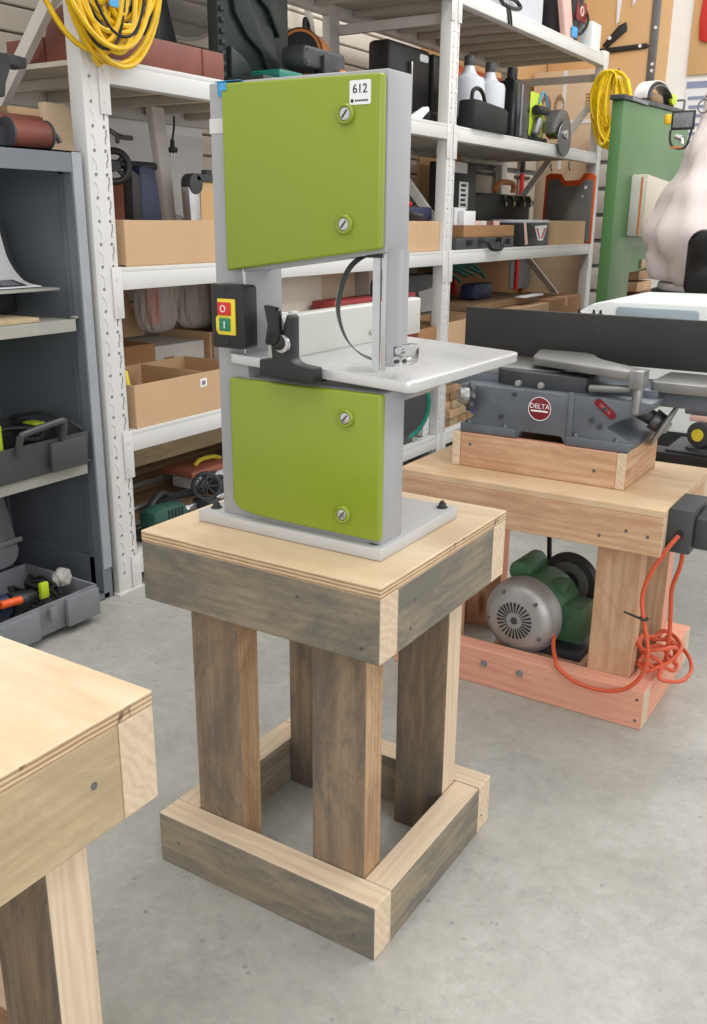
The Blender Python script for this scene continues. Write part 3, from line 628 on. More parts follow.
gp = [(-.835, 2.185), (-.802, 2.055), (-.79, 2.038), (-.66, 1.985), (-.535, 1.943), (-.520, 2.0), (-.56, 2.028), (-.61, 2.066), (-.650, 2.098), (-.672, 2.13), (-.69, 2.165), (-.72, 2.188)]
bm = new(); prism(bm, gp, 'z', .7385, .757, .0035, 3); obj('cutter_guard', bm, 'bedtop', jt)
bm = new(); box(bm, -.542, -.512, 1.938, 1.985, .722, .761, .003); cyl(bm, (-.527, 1.962, .668), (-.527, 1.962, .724), .011, n=20, bev=.001); obj('guard_pivot', bm, 'bedtop', jt)
bm = new(); cyl(bm, (-.636, 1.975, .709), (-.545, 1.975, .716), .0085, n=18, bev=.003); obj('guard_rod', bm, 'bedtop', jt)
bm = new(); box(bm, -1.047, -.06, 2.200, 2.216, .7315, .846, .0015); fe = obj('fence', bm, 'fence', jt)
bm = new(); box(bm, -1.03, -.08, 2.216, 2.262, .7315, .742, .001); obj('fence_foot', bm, 'fence', fe)
bm = new(); cyl(bm, (-.70, 2.2006, .81), (-.70, 2.199, .81), .0016, n=8); obj('scratch_mark', bm, 'steel', fe)
# hand wheels
wc = Vector((-.520, 2.10, .632)); wd = Vector((.87, .08, -.46)).normalized()
bm = new(); lathe(bm, [(0, -.004), (.010, -.004), (.014, .002), (.040, .004), (.052, 0), (.056, .004), (.052, .009), (.040, .010), (.016, .012), (.012, .018), (0, .018)], wc+wd*.02, wd, 36); hw = obj('hand_wheel', bm, 'bedtop', jt)
bm = new(); cyl(bm, wc-wd*.075, wc+wd*.0, .020, .017, n=24, bev=.002); obj('wheel_boss', bm, 'castdk', hw)
bm = new(); cyl(bm, wc-wd*.005, wc+wd*.022, .025, .022, n=24, bev=.002); obj('wheel_hub', bm, 'steel', hw)
kc = Vector((-.905, 1.945, .668)); kd = Vector((-.75, -.62, .1)).normalized()
bm = new(); cyl(bm, kc, kc+kd*.028, .022, .017, n=28, bev=.003); kb = obj('adjusting_knob', bm, 'bedtop', jt)
bm = new(); pts = []
for i in range(48):
    a = 2*math.pi*i/48; rr = .030+.004*math.cos(8*a); pts.append((rr*math.cos(a), rr*math.sin(a)))
prism(bm, pts, 'z', -.004, .006, .001); xf(bm, Matrix.Translation(kc) @ Vector((0, 0, 1)).rotation_difference(kd).to_matrix().to_4x4()); obj('knob_flange', bm, 'castdk', kb)
bm = new(); tube(bm, [(-.90, 1.95, .665), (-.902, 1.945, .645), (-.897, 1.943, .63)], .0032); obj('wire', bm, plain('blue_wire', (40, 50, 130), .5), jt)

# ------------------------------------------------------------------ motor under the stand
mo = thing('electric_motor', 'green electric motor with round silver fan cover on the stand base', 'motor', (-.72, 2.0, .08))
c = Vector((-.742, 1.90, .160)); ax = Vector((.10, 1, 0)).normalized()
bm = new(); lathe(bm, [(0, -.006), (.018, -.006), (.064, -.003), (.081, .006), (.0895, .020), (.093, .040), (.093, .058), (0, .058)], c, ax, 56); bell = obj('fan_cover', bm, 'bell', mo)
Q = Vector((0, 0, 1)).rotation_difference(ax).to_matrix().to_4x4(); TQ = Matrix.Translation(c) @ Q
bm = new()
for k in range(26):
    a = 2*math.pi*k/26; r0, r1 = .020, .045
    p = [(r0, -.0009), (r1, -.0022), (r1, .0022), (r0, .0009)]
    b = new(); prism(b, p, 'z', -.0068, -.0035); xf(b, TQ @ Matrix.Rotation(a, 4, 'Z')); me_ = bpy.data.meshes.new('q'); b.to_mesh(me_); b.free(); bm.from_mesh(me_)
obj('vent_slots', bm, 'black', bell)
bm = new(); cyl(bm, c-ax*.0075, c-ax*.004, .009, n=20, bev=.001); obj('shaft_hole', bm, 'castdk', bell)
for k in range(5):
    a = k*2*math.pi/5+.35; p = TQ @ Vector((.072*math.cos(a), .072*math.sin(a), 0)); bm = new(); cyl(bm, p-ax*.004, p+ax*.006, .0045, n=12); obj('screw', bm, 'steel', bell)
bm = new(); lathe(bm, [(.082, .055), (.0845, .062), (.0845, .175), (.070, .190), (.03, .195), (0, .195)], c, ax, 48); mb = obj('motor_body', bm, 'motgreen', mo)
bm = new(); lathe(bm, [(0, .21), (.072, .21), (.076, .214), (.070, .221), (.076, .228), (.072, .232), (0, .232)], c+Vector((.03, 0, .035)), ax, 48); pl = obj('pulley', bm, 'castdk', mo)
bm = new(); lathe(bm, [(.030, .2085), (.055, .2085), (.055, .2098), (.030, .2098)], c+Vector((.03, 0, .035)), ax, 40); obj('pulley_web', bm, 'bedtop', pl)
bm = new(); cyl(bm, (-.775, 1.985, .246), (-.765, 2.09, .250), .027, n=28, bev=.006); obj('capacitor_housing', bm, 'motgreen', mo)
bm = new(); box(bm, -.685, -.605, 1.975, 2.055, .100, .192, .004); jb = obj('terminal_box', bm, 'motgreen', mo)
bm = new(); cyl(bm, (-.660, 1.975, .139), (-.660, 1.964, .139), .010, n=18); obj('cable_gland', bm, 'black', jb)
bm = new(); cyl(bm, (-.638, 1.976, .165), (-.638, 1.972, .165), .004, n=10); obj('screw', bm, 'steel', jb)
bm = new(); box(bm, -.70, -.66, 1.99, 2.04, .20, .236, .004); obj('lifting_lug', bm, 'motgreen', mo)
bm = new(); box(bm, -.80, -.60, 1.965, 2.12, .060, .080, .003); obj('motor_foot', bm, 'castdk', mo)
for xa, xb in ((-.752, -.762), (-.618, -.612)):
    bm = new(); ribbon(bm, [(xa, 2.137, .215), (xb, 2.137, .37), (xb, 2.137, .46)], (.0, .010, 0), .009, 4)
    obj('drive_belt', bm, 'rubber', mo)
bm = new(); box(bm, -.82, -.59, 1.962, 2.13, .0005, .0595, .003); tag(obj('motor_block', bm, 'fir_x', origin=(-.7, 2.03, 0)), 'fir block under the green motor inside the stand base', 'wood block')
# switch and its orange lead
sb = thing('switch_box', 'black electrical switch box screwed to the right end of the fir stand', 'switch', (-.38, 1.95, .41))
bm = new(); box(bm, -.4145, -.365, 1.868, 2.00, .408, .502, .004); obj('housing', bm, 'dkgrey', sb)
bm = new(); prism(bm, [(1.885, .418), (1.98, .412), (1.98, .492), (1.885, .484)], 'x', -.365, -.315, .006); obj('cover', bm, 'dkgrey', sb)
bm = new(); cyl(bm, (-.388, 1.870, .450), (-.388, 1.864, .450), .008, n=20); obj('cable_gland', bm, 'black', sb)
ec = thing('extension_cord', 'orange electrical cord running from the motor and coiled on the stand base', 'cord', (-.44, 1.85, .093))
bm = new(); tube(bm, [(-.660, 1.966, .139), (-.656, 1.935, .137), (-.641, 1.89, .122), (-.620, 1.85, .112), (-.606, 1.832, .102), (-.560, 1.830, .080), (-.50, 1.828, .079), (-.45, 1.828, .10), (-.42, 1.832, .145), (-.418, 1.836, .20), (-.434, 1.84, .26), (-.443, 1.845, .31), (-.432, 1.845, .36), (-.405, 1.850, .42), (-.388, 1.862, .449)], .0047, 10); obj('cord', bm, 'cordor', ec)
bm = new(); tube(bm, [(-.384, 1.90, .408), (-.386, 1.90, .37), (-.401, 1.92, .31), (-.40, 1.93, .25), (-.399, 1.94, .18), (-.405, 1.95, .12), (-.43, 1.97, .10)], .0047, 10); obj('cord', bm, 'cordor', ec)
rr = random.Random(3); P = []
for k in range(34):
    a = k*2*math.pi/8.6; rx = .034+.012*rr.random(); P.append((-.428+rx*math.cos(a)+.01*rr.random(), 1.965+(.05+.02*rr.random())*math.sin(a), .100+.028*rr.random()+.05*max(0, math.sin(a*.37))))
P += [(-.40, 1.90, .105), (-.36, 1.93, .098), (-.355, 2.0, .100), (-.385, 2.06, .11), (-.43, 2.05, .14)]
bm = new(); tube(bm, P, .0047, 8, 6); obj('coiled_cord', bm, 'cordor', ec)
bm = new(); torus(bm, (-.434, 1.840, .262), (0, .1, 1), .0075, .003, 18, 6); cyl(bm, (-.438, 1.836, .262), (-.475, 1.834, .270), .0030, .0020, n=8); obj('cable_tie', bm, 'black', ec)

# ------------------------------------------------------------------ grey cabinet at the left
cb = thing('steel_cabinet', 'dark grey open steel cabinet with two shelves left of the rack', 'cabinet', (-2.15, 1.3, 0))
CX0, CX1, CY0, CY1, CZ = -2.40, -1.928, .80, 1.755, 1.215
bm = new(); box(bm, CX0, CX1, CY1-.004, CY1, .0, CZ, 0); box(bm, CX1-.035, CX1-.001, CY1-.034, CY1-.004, .02, CZ-.0, .002); box(bm, CX1-.005, CX1, CY1-.036, CY1, .0, CZ); obj('side_panel', bm, 'cab', cb, 0)
bm = new(); box(bm, CX1-.001, CX1+.002, CY1-.032, CY1-.001, .092, CZ-.002, .0008); obj('front_stile', bm, 'stile', cb, 0)
for (a, b_, z0, z1) in ((CX0+.02, CX1-.035, CZ-.055, CZ-.002), (CX0+.02, CX1-.035, .02, .115), (CX0+.004, CX0+.05, .02, CZ-.004), (CX1-.075, CX1-.034, .02, CZ-.004)):
    bm = new(); box(bm, a, b_, CY1-.016, CY1-.0042, z0, z1, .002); obj('panel_frame', bm, 'cab', cb, 0)
bm = new(); box(bm, CX0, CX1, CY0, CY0+.004, 0, CZ); obj('side_panel', bm, 'cab', cb, 0)
bm = new(); box(bm, CX0, CX0+.004, CY0, CY1, 0, CZ); obj('back_panel', bm, 'cab', cb, 0)
bm = new(); box(bm, CX0, CX1, CY0, CY1, CZ-.004, CZ, .0); box(bm, CX1-.004, CX1, CY0, CY1-.036, CZ-.05, CZ); obj('top_panel', bm, 'cab', cb, 0)
bm = new(); box(bm, CX0, CX1, CY0, CY1-.017, .004, .018); obj('bottom_panel', bm, 'cab', cb, 0)
for z in (.80, .412):
    bm = new(); box(bm, CX0+.006, CX1-.012, CY0+.006, CY1-.052, z-.004, z); box(bm, CX1-.014, CX1-.010, CY0+.006, CY1-.052, z-.03, z+.001, .001); obj('shelf', bm, 'cablip', cb, 0)
    bm = new(); box(bm, CX1-.03, CX1-.012, CY1-.052, CY1-.038, z+.001, z+.008, .002); obj('shelf_clip', bm, 'cablip', cb, 0)
# things in the cabinet
bm = new(); box(bm, -2.30, -1.955, 1.10, 1.60, .8008, .812, .001); tag(obj('wooden_board', bm, 'yel_y', origin=(-2.1, 1.4, .8008)), 'bare wooden board lying on the upper cabinet shelf', 'board')
bc = thing('carry_case', 'low black plastic case at the back of the upper cabinet shelf', 'case', (-2.2, 1.5, .8125))
bm = new(); prism(bm, rrect(-2.34, -2.10, 1.05, 1.66, .02, 4), 'z', .8125, .872, .006); obj('case_body', bm, 'black', bc)
bm = new(); box(bm, -2.10, -2.090, 1.48, 1.56, .828, .848, .003); obj('latch', bm, 'dkgrey', bc)
tr = thing('paper_tray', 'wire tray on the black case holding a printed white sheet upright', 'tray', (-2.1, 1.5, .8735))
bm = new(); box(bm, -2.33, -1.985, 1.30, 1.70, .8735, .880, .001); obj('tray_base', bm, 'cablip', tr)
bm = new(); ribbon(bm, [(-2.06, 1.53, .883), (-2.11, 1.53, .90), (-2.16, 1.53, .95), (-2.185, 1.53, 1.05)], (0, .33, 0), .003, 8); obj('back_rest', bm, 'dkgrey', tr)
bm = new(); ribbon(bm, [(-2.02, 1.52, .8835), (-2.09, 1.52, .896), (-2.145, 1.52, .95), (-2.17, 1.52, 1.035)], (0, .30, 0), .002, 10); sh = tag(obj('printed_sheet', bm, 'paper', origin=(-2.1, 1.52, .8835)), 'curled white printed sheet leaning in the cabinet tray', 'paper')
bm = new(); ribbon(bm, [(-2.030, 1.59, .8870), (-2.065, 1.59, .8945), (-2.085, 1.59, .8990)], (0, .085, 0), .001, 4); obj('printed_picture', bm, 'ink', sh)
bm = new(); ribbon(bm, [(-2.037, 1.59, .8895), (-2.065, 1.59, .8962), (-2.080, 1.59, .8995)], (0, .055, 0), .001, 4); obj('printed_picture', bm, 'mdgrey', sh)
# open dark tool case on the middle shelf
tc_ = thing('tool_case', 'open dark grey power tool case on the middle cabinet shelf', 'tool case', (-2.05, 1.42, .4128))
def tray(b, x0, x1, y0, y1, z0, z1, w_=.008, fl=.012):
    prism(b, [(x0+fl, z0), (x1-fl, z0), (x1, z1), (x1-w_, z1), (x1-fl-w_, z0+w_), (x0+fl+w_, z0+w_), (x0+w_, z1), (x0, z1)], 'y', y0, y1, .002)
    prism(b, [(x0+fl, z0), (x1-fl, z0), (x1, z1), (x0, z1)], 'y', y0, y0+w_, .002)
    prism(b, [(x0+fl, z0), (x1-fl, z0), (x1, z1), (x0, z1)], 'y', y1-w_, y1, .002)
bm = new(); tray(bm, -2.24, -1.915, 1.16, 1.700, .4132, .505)
for (y0, y1) in ((1.22, 1.34), (1.56, 1.68)):
    box(bm, -1.922, -1.905, y0, y1, .418, .498, .006)
obj('case_shell', bm, 'dkgrey', tc_)
bm = new(); tube(bm, [(-1.912, 1.46, .487), (-1.900, 1.46, .52), (-1.896, 1.463, .535), (-1.896, 1.475, .540), (-1.896, 1.585, .553), (-1.896, 1.60, .548), (-1.902, 1.603, .53), (-1.912, 1.603, .50)], .0085, 8, 3); obj('handle', bm, 'dkgrey', tc_)
bm = new(); tube(bm, [(-2.22, 1.685, .51), (-2.10, 1.69, .535), (-2.0, 1.69, .53), (-1.93, 1.69, .507)], .006, 6); obj('case_rim', bm, 'dkgrey', tc_)
bm = new(); prism(bm, [(-2.245, .50), (-2.235, .50), (-2.285, .74), (-2.30, .74)], 'y', 1.16, 1.56, .003); obj('case_lid', bm, 'dkgrey', tc_)
pt = thing('power_tool', 'lime green and black cordless tool inside the dark tool case', 'power tool', (-2.05, 1.42, .422))
bm = new(); prism(bm, rrect(-2.14, -2.00, 1.36, 1.50, .03, 5), 'z', .424, .552, .012); obj('tool_body', bm, 'lime', pt)
bm = new(); cyl(bm, (-2.07, 1.36, .51), (-2.07, 1.25, .50), .040, .034, n=20, bev=.006); obj('motor_housing', bm, 'black', pt)
bm = new(); cyl(bm, (-2.04, 1.33, .49), (-1.98, 1.30, .50), .022, .018, n=18, bev=.004); obj('knob', bm, 'bluegrey', pt)
bm = new(); tube(bm, [(-2.10, 1.50, .50), (-2.08, 1.56, .515), (-2.04, 1.64, .505), (-2.0, 1.60, .49), (-2.02, 1.54, .50)], .006, 6); obj('cable', bm, 'black', pt)
cg = thing('battery_charger', 'small charger beside the cordless tool in the dark case', 'charger', (-2.05, 1.62, .422)); bm = new(); box(bm, -2.12, -2.03, 1.62, 1.675, .4222, .515, .006); obj('charger_body', bm, 'black', cg); bm = new(); box(bm, -2.1, -2.05, 1.63, 1.665, .5152, .52, .001); obj('charger_plate', bm, 'lime', cg)
# grey case on the floor
gc = thing('tool_case', 'open light grey tool case on the floor in front of the cabinet', 'tool case', (-1.98, 1.45, .0185))
bm = new(); tray(bm, -2.13, -1.835, 1.06, 1.615, .0186, .105, .008, .01)
for (y0, y1) in ((1.10, 1.20), (1.29, 1.41), (1.50, 1.61)):
    box(bm, -1.842, -1.824, y0, y1, .022, .10, .005)
obj('case_shell', bm, 'mdgrey', gc)
bm = new(); box(bm, -1.83, -1.818, 1.44, 1.46, .06, .098, .003); obj('latch', bm, 'mdgrey', gc)
bm = new(); tube(bm, [(-1.835, 1.20, .088), (-1.80, 1.21, .088), (-1.795, 1.24, .088), (-1.80, 1.27, .088), (-1.835, 1.28, .088)], .009, 8, 5); obj('handle', bm, 'mdgrey', gc)
bm = new(); prism(bm, rrect(1.06, 1.61, 0, .30, .05, 6), 'x', -.012, .012, .005); prism(bm, rrect(1.10, 1.57, .04, .26, .04, 6), 'x', .012, .022, .005); box(bm, .020, .028, 1.50, 1.62, .06, .075, .003)
xf(bm, Matrix.Translation((-2.145, 0, .105)) @ Matrix.Rotation(R(-16), 4, 'Y')); obj('case_lid', bm, 'mdgrey', gc)
bm = new(); prism(bm, [(1.30, .30), (1.44, .36), (1.50, .28), (1.47, .24), (1.42, .26), (1.30, .24)], 'x', -2.20, -2.17, .004); obj('spare_disc_holder', bm, 'black', gc)
js = thing('jigsaw', 'navy and orange power tool lying in the grey floor case', 'power tool', (-1.98, 1.35, .03))
bm = new(); cyl(bm, (-1.99, 1.27, .085), (-1.96, 1.42, .085), .036, .030, n=20, bev=.008); obj('tool_body', bm, 'navy', js)
bm = new(); cyl(bm, (-1.96, 1.42, .082), (-1.955, 1.50, .078), .034, .024, n=20, bev=.006); obj('gear_head', bm, 'black', js)
bm = new(); cyl(bm, (-1.94, 1.33, .118), (-1.935, 1.36, .118), .010, n=14, bev=.002); cyl(bm, (-1.925, 1.37, .108), (-1.92, 1.43, .104), .011, n=14, bev=.002); obj('orange_grip', bm, 'orange', js)
for i, (y, lbl) in enumerate(((1.50, 'tangled black cable bundle in the grey floor case'), (1.55, 'black cable bundle at the right end of the grey floor case'))):
    P = []; q = random.Random(i+5)
    for k in range(22):
        a = k*.9; P.append((-1.98+(.05+.02*q.random())*math.cos(a), y+(.02+.02*q.random())*math.sin(a), .05+.06*q.random()))
    bm = new(); tube(bm, P, .005, 6, 5); tag(obj('cable_bundle', bm, 'rubber', origin=(-1.98, y, .05)), lbl, 'cable')
bm = new(); box(bm, -1.925, -1.912, 1.49, 1.515, .085, .128, .002); xf(bm, Matrix.Identity(4)); tag(obj('paper_tag', bm, 'lime', origin=(-1.92, 1.58, .085)), 'yellow green tag standing among cables in the grey floor case', 'tag')
bg_ = new(); bmesh.ops.create_icosphere(bg_, subdivisions=4, radius=.026); q = random.Random(2)
for v in bg_.verts: v.co *= 1+.12*math.sin(v.co.x*210+v.co.y*150)*math.cos(v.co.z*190); v.co.z *= 1.0
bmesh.ops.translate(bg_, vec=(-1.93, 1.575, .118), verts=bg_.verts); tag(obj('plastic_bag', bg_, 'bag', origin=(-1.93, 1.66, .1)), 'crumpled clear plastic bag at the corner of the floor case', 'bag')
# on the cabinet
mv = thing('cast_machine', 'dark cast iron machine with square head standing on the grey cabinet', 'machine', (-2.1, 1.5, 1.2152))
bm = new(); prism(bm, [(1.28, 1.33), (1.60, 1.33), (1.605, 1.36), (1.625, 1.40), (1.625, 1.427), (1.40, 1.435), (1.28, 1.42)], 'x', -2.12, -2.0, .006); obj('machine_head', bm, 'castdk', mv)
bm = new(); prism(bm, [(1.615, 1.405), (1.67, 1.400), (1.673, 1.425), (1.615, 1.430)], 'x', -2.05, -2.0, .004); obj('head_lip', bm, 'castdk', mv)
bm = new(); tube(bm, [(-2.06, 1.50, 1.43), (-2.06, 1.57, 1.52), (-2.06, 1.60, 1.62), (-2.06, 1.585, 1.70), (-2.06, 1.52, 1.82)], .025, 10); obj('guard_arm', bm, 'cast', mv)
bm = new(); box(bm, -2.10, -2.02, 1.36, 1.56, 1.262, 1.33, .006); box(bm, -2.16, -1.99, 1.30, 1.64, 1.2152, 1.262, .004); obj('machine_base', bm, 'castdk', mv)
rl = thing('winch', 'red brown painted drum with dark ends beside the cast machine', 'winch', (-2.0, 1.66, 1.2152))
bm = new(); cyl(bm, (-1.99, 1.585, 1.251), (-1.99, 1.70, 1.251), .032, n=32, bev=.004); obj('drum', bm, 'brownred', rl)
for y in (1.580, 1.698):
    bm = new(); cyl(bm, (-1.99, y, 1.251), (-1.99, y+.006, 1.251), .0355, n=32, bev=.002); obj('drum_flange', bm, 'castdk', rl)
bm = new(); tube(bm, [(-1.99, 1.70, 1.26), (-1.99, 1.715, 1.26), (-1.98, 1.725, 1.252), (-1.975, 1.73, 1.235)], .006, 8); obj('crank', bm, 'castdk', rl)
cw = thing('wooden_plank', 'tall pale board with rounded top corner between cabinet and rack post', 'board', (-2.16, 1.88, .9275))
bm = new(); prism(bm, [(1.84, .9278), (1.945, .9278), (1.945, 1.30), (1.935, 1.335), (1.91, 1.352), (1.84, 1.352)], 'x', -2.175, -2.145, .004); obj('board_blank', bm, 'cardlight', cw)
mg = thing('magazine_stack', 'dark box with a faded printed picture leaning on the pale board', 'box', (-2.1, 1.7, 1.2152))
bm = new(); box(bm, -2.115, -2.045, 1.60, 1.745, 1.2155, 1.300, .003); obj('box_body', bm, 'brownred', mg)
bm = new(); box(bm, -2.11, -2.05, 1.64, 1.74, 1.3004, 1.318, .003); obj('picture_card', bm, 'card', mg)

# ------------------------------------------------------------------ cable coils
def coil(b, c, ux, uz, rx, rz, loops, r, seed, spread, sub=5, n=7):
    """loose hanks: loops hang from a common top point"""
    q = random.Random(seed); P = []; c = Vector(c); ux = Vector(ux); uz = Vector(uz); nn = ux.cross(uz)
    for k in range(loops):
        a = rx*(.28+.85*q.random()); h = rz*(.70+.38*q.random()); ox = (q.random()-.5)*rx*.5; oy = (q.random()-.5)*spread
        for j in range(9):
            t = math.pi/2+2*math.pi*j/9
            P.append(c+ux*(ox+a*math.cos(t))+uz*(rz-h+h*math.sin(t))+nn*(oy+.3*spread*math.sin(t*1.5+k)))
    return tube(b, P, r, n, sub)
ko = thing('cable_coil', 'large coil of yellow and black cord hanging at the left rack post', 'cable', (-1.87, 1.84, 1.4))
bm = new(); coil(bm, (-1.872, 1.825, 1.690), (0, 1, 0), (0, 0, 1), .150, .235, 24, .0068, 11, .05); obj('yellow_cord', bm, 'cordyel', ko)
bm = new(); coil(bm, (-1.858, 1.81, 1.70), (0, 1, 0), (0, 0, 1), .115, .23, 5, .0038, 5, .05); obj('black_cord', bm, 'rubber', ko)
bm = new(); cyl(bm, (-1.93, 1.835, 1.935), (-1.84, 1.835, 1.945), .006, n=10); obj('hook', bm, 'steel', ko)
bm = new(); prism(bm, rrect(1.80, 1.83, 1.545, 1.60, .004, 3), 'x', -1.842, -1.838); obj('blue_tag', bm, 'blue', ko)
k2 = thing('cable_coil', 'bright yellow rope coil hanging on the far right rack post', 'cable', (-1.86, 5.65, 1.5))
bm = new(); coil(bm, (-1.835, 5.655, 1.675), (1, 0, 0), (0, 0, 1), .095, .195, 26, .0075, 21, .06, 4, 6); obj('rope', bm, 'cordyel2', k2)
bm = new(); cyl(bm, (-1.925, 5.735, 1.868), (-1.79, 5.62, 1.872), .006, n=10); obj('hook', bm, 'steel', k2)
bm = new(); torus(bm, (-1.79, 5.65, 1.83), (.3, 0, 1), .03, .006, 18, 6); obj('rope_tie', bm, 'paper', k2)

# ------------------------------------------------------------------ boxes
def carton(name, label, x0, x1, y0, y1, z0, z1, mat='card', open_=True, flaps=None, cat='box', group=None, w_=.004):
    t = thing(name, label, cat, ((x0+x1)/2, (y0+y1)/2, z0), group=group)
    b = new()
    if open_:
        box(b, x0, x1, y0, y1, z0, z0+w_); box(b, x0, x0+w_, y0, y1, z0, z1, .0008); box(b, x1-w_, x1, y0, y1, z0, z1, .0008)
        box(b, x0+w_, x1-w_, y0, y0+w_, z0, z1, .0008); box(b, x0+w_, x1-w_, y1-w_, y1, z0, z1, .0008)
    else: box(b, x0, x1, y0, y1, z0, z1, .003)
    obj('box_body', b, mat, t, 0)
    if not open_ and mat.startswith('card'):
        b = new(); box(b, x0+.001, x1+.0006, (y0+y1)/2-.025, (y0+y1)/2+.025, z1-.0004, z1+.0006); box(b, x1, x1+.0006, (y0+y1)/2-.025, (y0+y1)/2+.025, z1-.05, z1); obj('packing_tape', b, 'card', t, 0)
    if open_ and flaps:
        for f in flaps:
            b = new(); L = .09
            if f == 'x-': box(b, 0, L, y0+.005, y1-.005, 0, w_); xf(b, Matrix.Translation((x0, 0, z1)) @ Matrix.Rotation(R(-190), 4, 'Y'))
            if f == 'x+': box(b, 0, L, y0+.005, y1-.005, 0, w_); xf(b, Matrix.Translation((x1, 0, z1)) @ Matrix.Rotation(R(65), 4, 'Y'))
            obj('flap', b, mat, t, 0)
    return t
a1, a2, a3, a4 = [z+.0005 for z in LV]
c1 = carton('cardboard_box', 'shallow open cardboard box on the left middle shelf under the hand wheel', -2.22, -1.925, 1.885, 2.345, a2, 1.05)
c2 = carton('cardboard_box', 'shallow open cardboard box with small white sticker on the lower left shelf', -2.22, -1.925, 1.885, 2.42, a1, .60)
bm = new(); box(bm, -1.9252, -1.9244, 2.165, 2.195, .556, .582, 0); obj('sticker', bm, 'paper', c2)
bm = new(); box(bm, -1.9244, -1.924, 2.172, 2.188, .562, .575, 0); obj('sticker_mark', bm, 'mdgrey', c2)
bm = new(); box(bm, -2.20, -1.94, 2.19, 2.194, a1+.005, .60); obj('divider', bm, 'card', c2)
carton('cardboard_box', 'taller open box behind the stickered box on the lower left shelf', -2.49, -2.24, 1.98, 2.30, a1, .655, 'carddark')
pc = carton('printed_carton', 'white printed carton behind the stickered cardboard box', -2.47, -2.25, 2.31, 2.56, a1, .64, 'offwhite', open_=False)
bm = new(); box(bm, -2.2495, -2.2485, 2.35, 2.40, .56, .60); obj('printed_patch', bm, 'carddark', pc)
carton('cardboard_box', 'long brown box with folded back flap at the rear of the lower left shelf', -2.49, -2.24, 2.58, 3.0, a1, .665, 'card', flaps=['x-'])
bm = new(); cyl(bm, (-1.985, 1.91, a1+.006), (-1.985, 1.91, .635), .028, .008, n=20, bev=.005)
tag(obj('glue_bottle', bm, 'yellow', origin=(-1.985, 1.91, a1)), 'yellow bottle top peeking from the stickered cardboard box', 'bottle')
# leaning board and plastic bags on the lower left shelf
bm = new(); prism(bm, [(2.20, .656), (2.44, .656), (2.33, .866), (2.20, .866)], 'x', -2.44, -2.42); xf(bm, Matrix.Identity(4)); tag(obj('leaning_board', bm, 'card', origin=(-2.45, 2.3, .656)), 'tan board with slanted edge behind the open boxes lower left', 'board')
def bag(name, label, c, s, seed, mat='bag'):
    b = new(); bmesh.ops.create_icosphere(b, subdivisions=5, radius=1)
    for v in b.verts:
        n = v.co.copy()
        m_ = 1+.05*math.sin(13*math.atan2(n.y, n.x)+seed+3*n.z)+.03*math.sin(23*math.atan2(n.y, n.x)-4*n.z); u_ = abs(n.z)**6; v.co = Vector((n.x*s[0]*m_*(1+.35*n.z*n.z), n.y*s[1]*m_*(1+.35*n.z*n.z), (abs(n.z)**.7)*(1 if n.z > 0 else -1)*s[2]))
    bmesh.ops.translate(b, vec=c, verts=b.verts); return tag(obj(name, b, mat, origin=(c[0], c[1], c[2]-s[2])), label, 'bag')
bag('plastic_bag', 'cloudy plastic bag with red contents on the lower left shelf', (-2.34, 2.42, .775), (.055, .085, .105), 1)
bm = new(); box(bm, -2.355, -2.325, 2.38, 2.43, .70, .85, .01); tag(obj('red_packet', bm, 'red', origin=(-2.34, 2.4, .7)), 'red packet seen inside the left plastic bag', 'packet')
bag('plastic_bag', 'pale cloudy plastic bag right of the red one', (-2.34, 2.63, .775), (.055, .10, .108), 2)
bag('plastic_bag', 'pinkish plastic bag half hidden behind the bandsaw switch', (-2.36, 2.83, .75), (.05, .07, .08), 3)
# behind the carton on the middle shelf: hand wheel vice, boards, case
hv = thing('bench_vice', 'navy blue bench tool with black spoked hand wheel on the middle shelf', 'vice', (-2.28, 2.28, a2))
bm = new(); prism(bm, [(2.235, a2), (2.345, a2), (2.305, 1.20), (2.25, 1.215), (2.235, 1.205)], 'x', -2.245, -2.20, .005); obj('upright_body', bm, 'navy', hv)
bm = new(); prism(bm, [(2.195, a2), (2.233, a2), (2.240, 1.18), (2.20, 1.20)], 'x', -2.24, -2.20, .003); obj('side_plate', bm, 'black', hv)
bm = new(); cyl(bm, (-2.24, 2.16, 1.213), (-2.24, 2.345, 1.213), .013, n=18, bev=.002); obj('spindle', bm, 'black', hv)
bm = new(); wc2 = Vector((-2.215, 2.145, 1.205)); wa = Vector((.85, -.5, 0)).normalized(); torus(bm, wc2, wa, .044, .0105, 36, 10); cyl(bm, wc2-wa*.012, wc2+wa*.012, .016, n=18)
side = wa.cross(Vector((0, 0, 1)))
for k in range(4):
    a = math.pi/4+k*math.pi/2; d = side*math.cos(a)+Vector((0, 0, 1))*math.sin(a); cyl(bm, wc2, wc2+d*.042, .007, n=8)
obj('hand_wheel', bm, 'black', hv)
bm = new(); box(bm, -2.365, -2.35, 2.13, 2.36, a2, 1.178, .002); tag(obj('leaning_board', bm, 'terracotta', origin=(-2.39, 2.2, a2)), 'red brown board behind the black hand wheel', 'board')
bm = new(); box(bm, -2.42, -2.402, 2.38, 2.53, a2, 1.225, .002); tag(obj('leaning_board', bm, 'board_z', origin=(-2.46, 2.38, a2)), 'brown wooden board behind the navy bench tool', 'board')
bm = new(); prism(bm, [(2.527, a2), (2.567, a2), (2.520, 1.41), (2.46, 1.41)], 'x', -2.38, -2.35, .003); tag(obj('leaning_plank', bm, 'offwhite', origin=(-2.36, 2.46, a2)), 'long white plank leaning beside the hanging plug', 'plank')
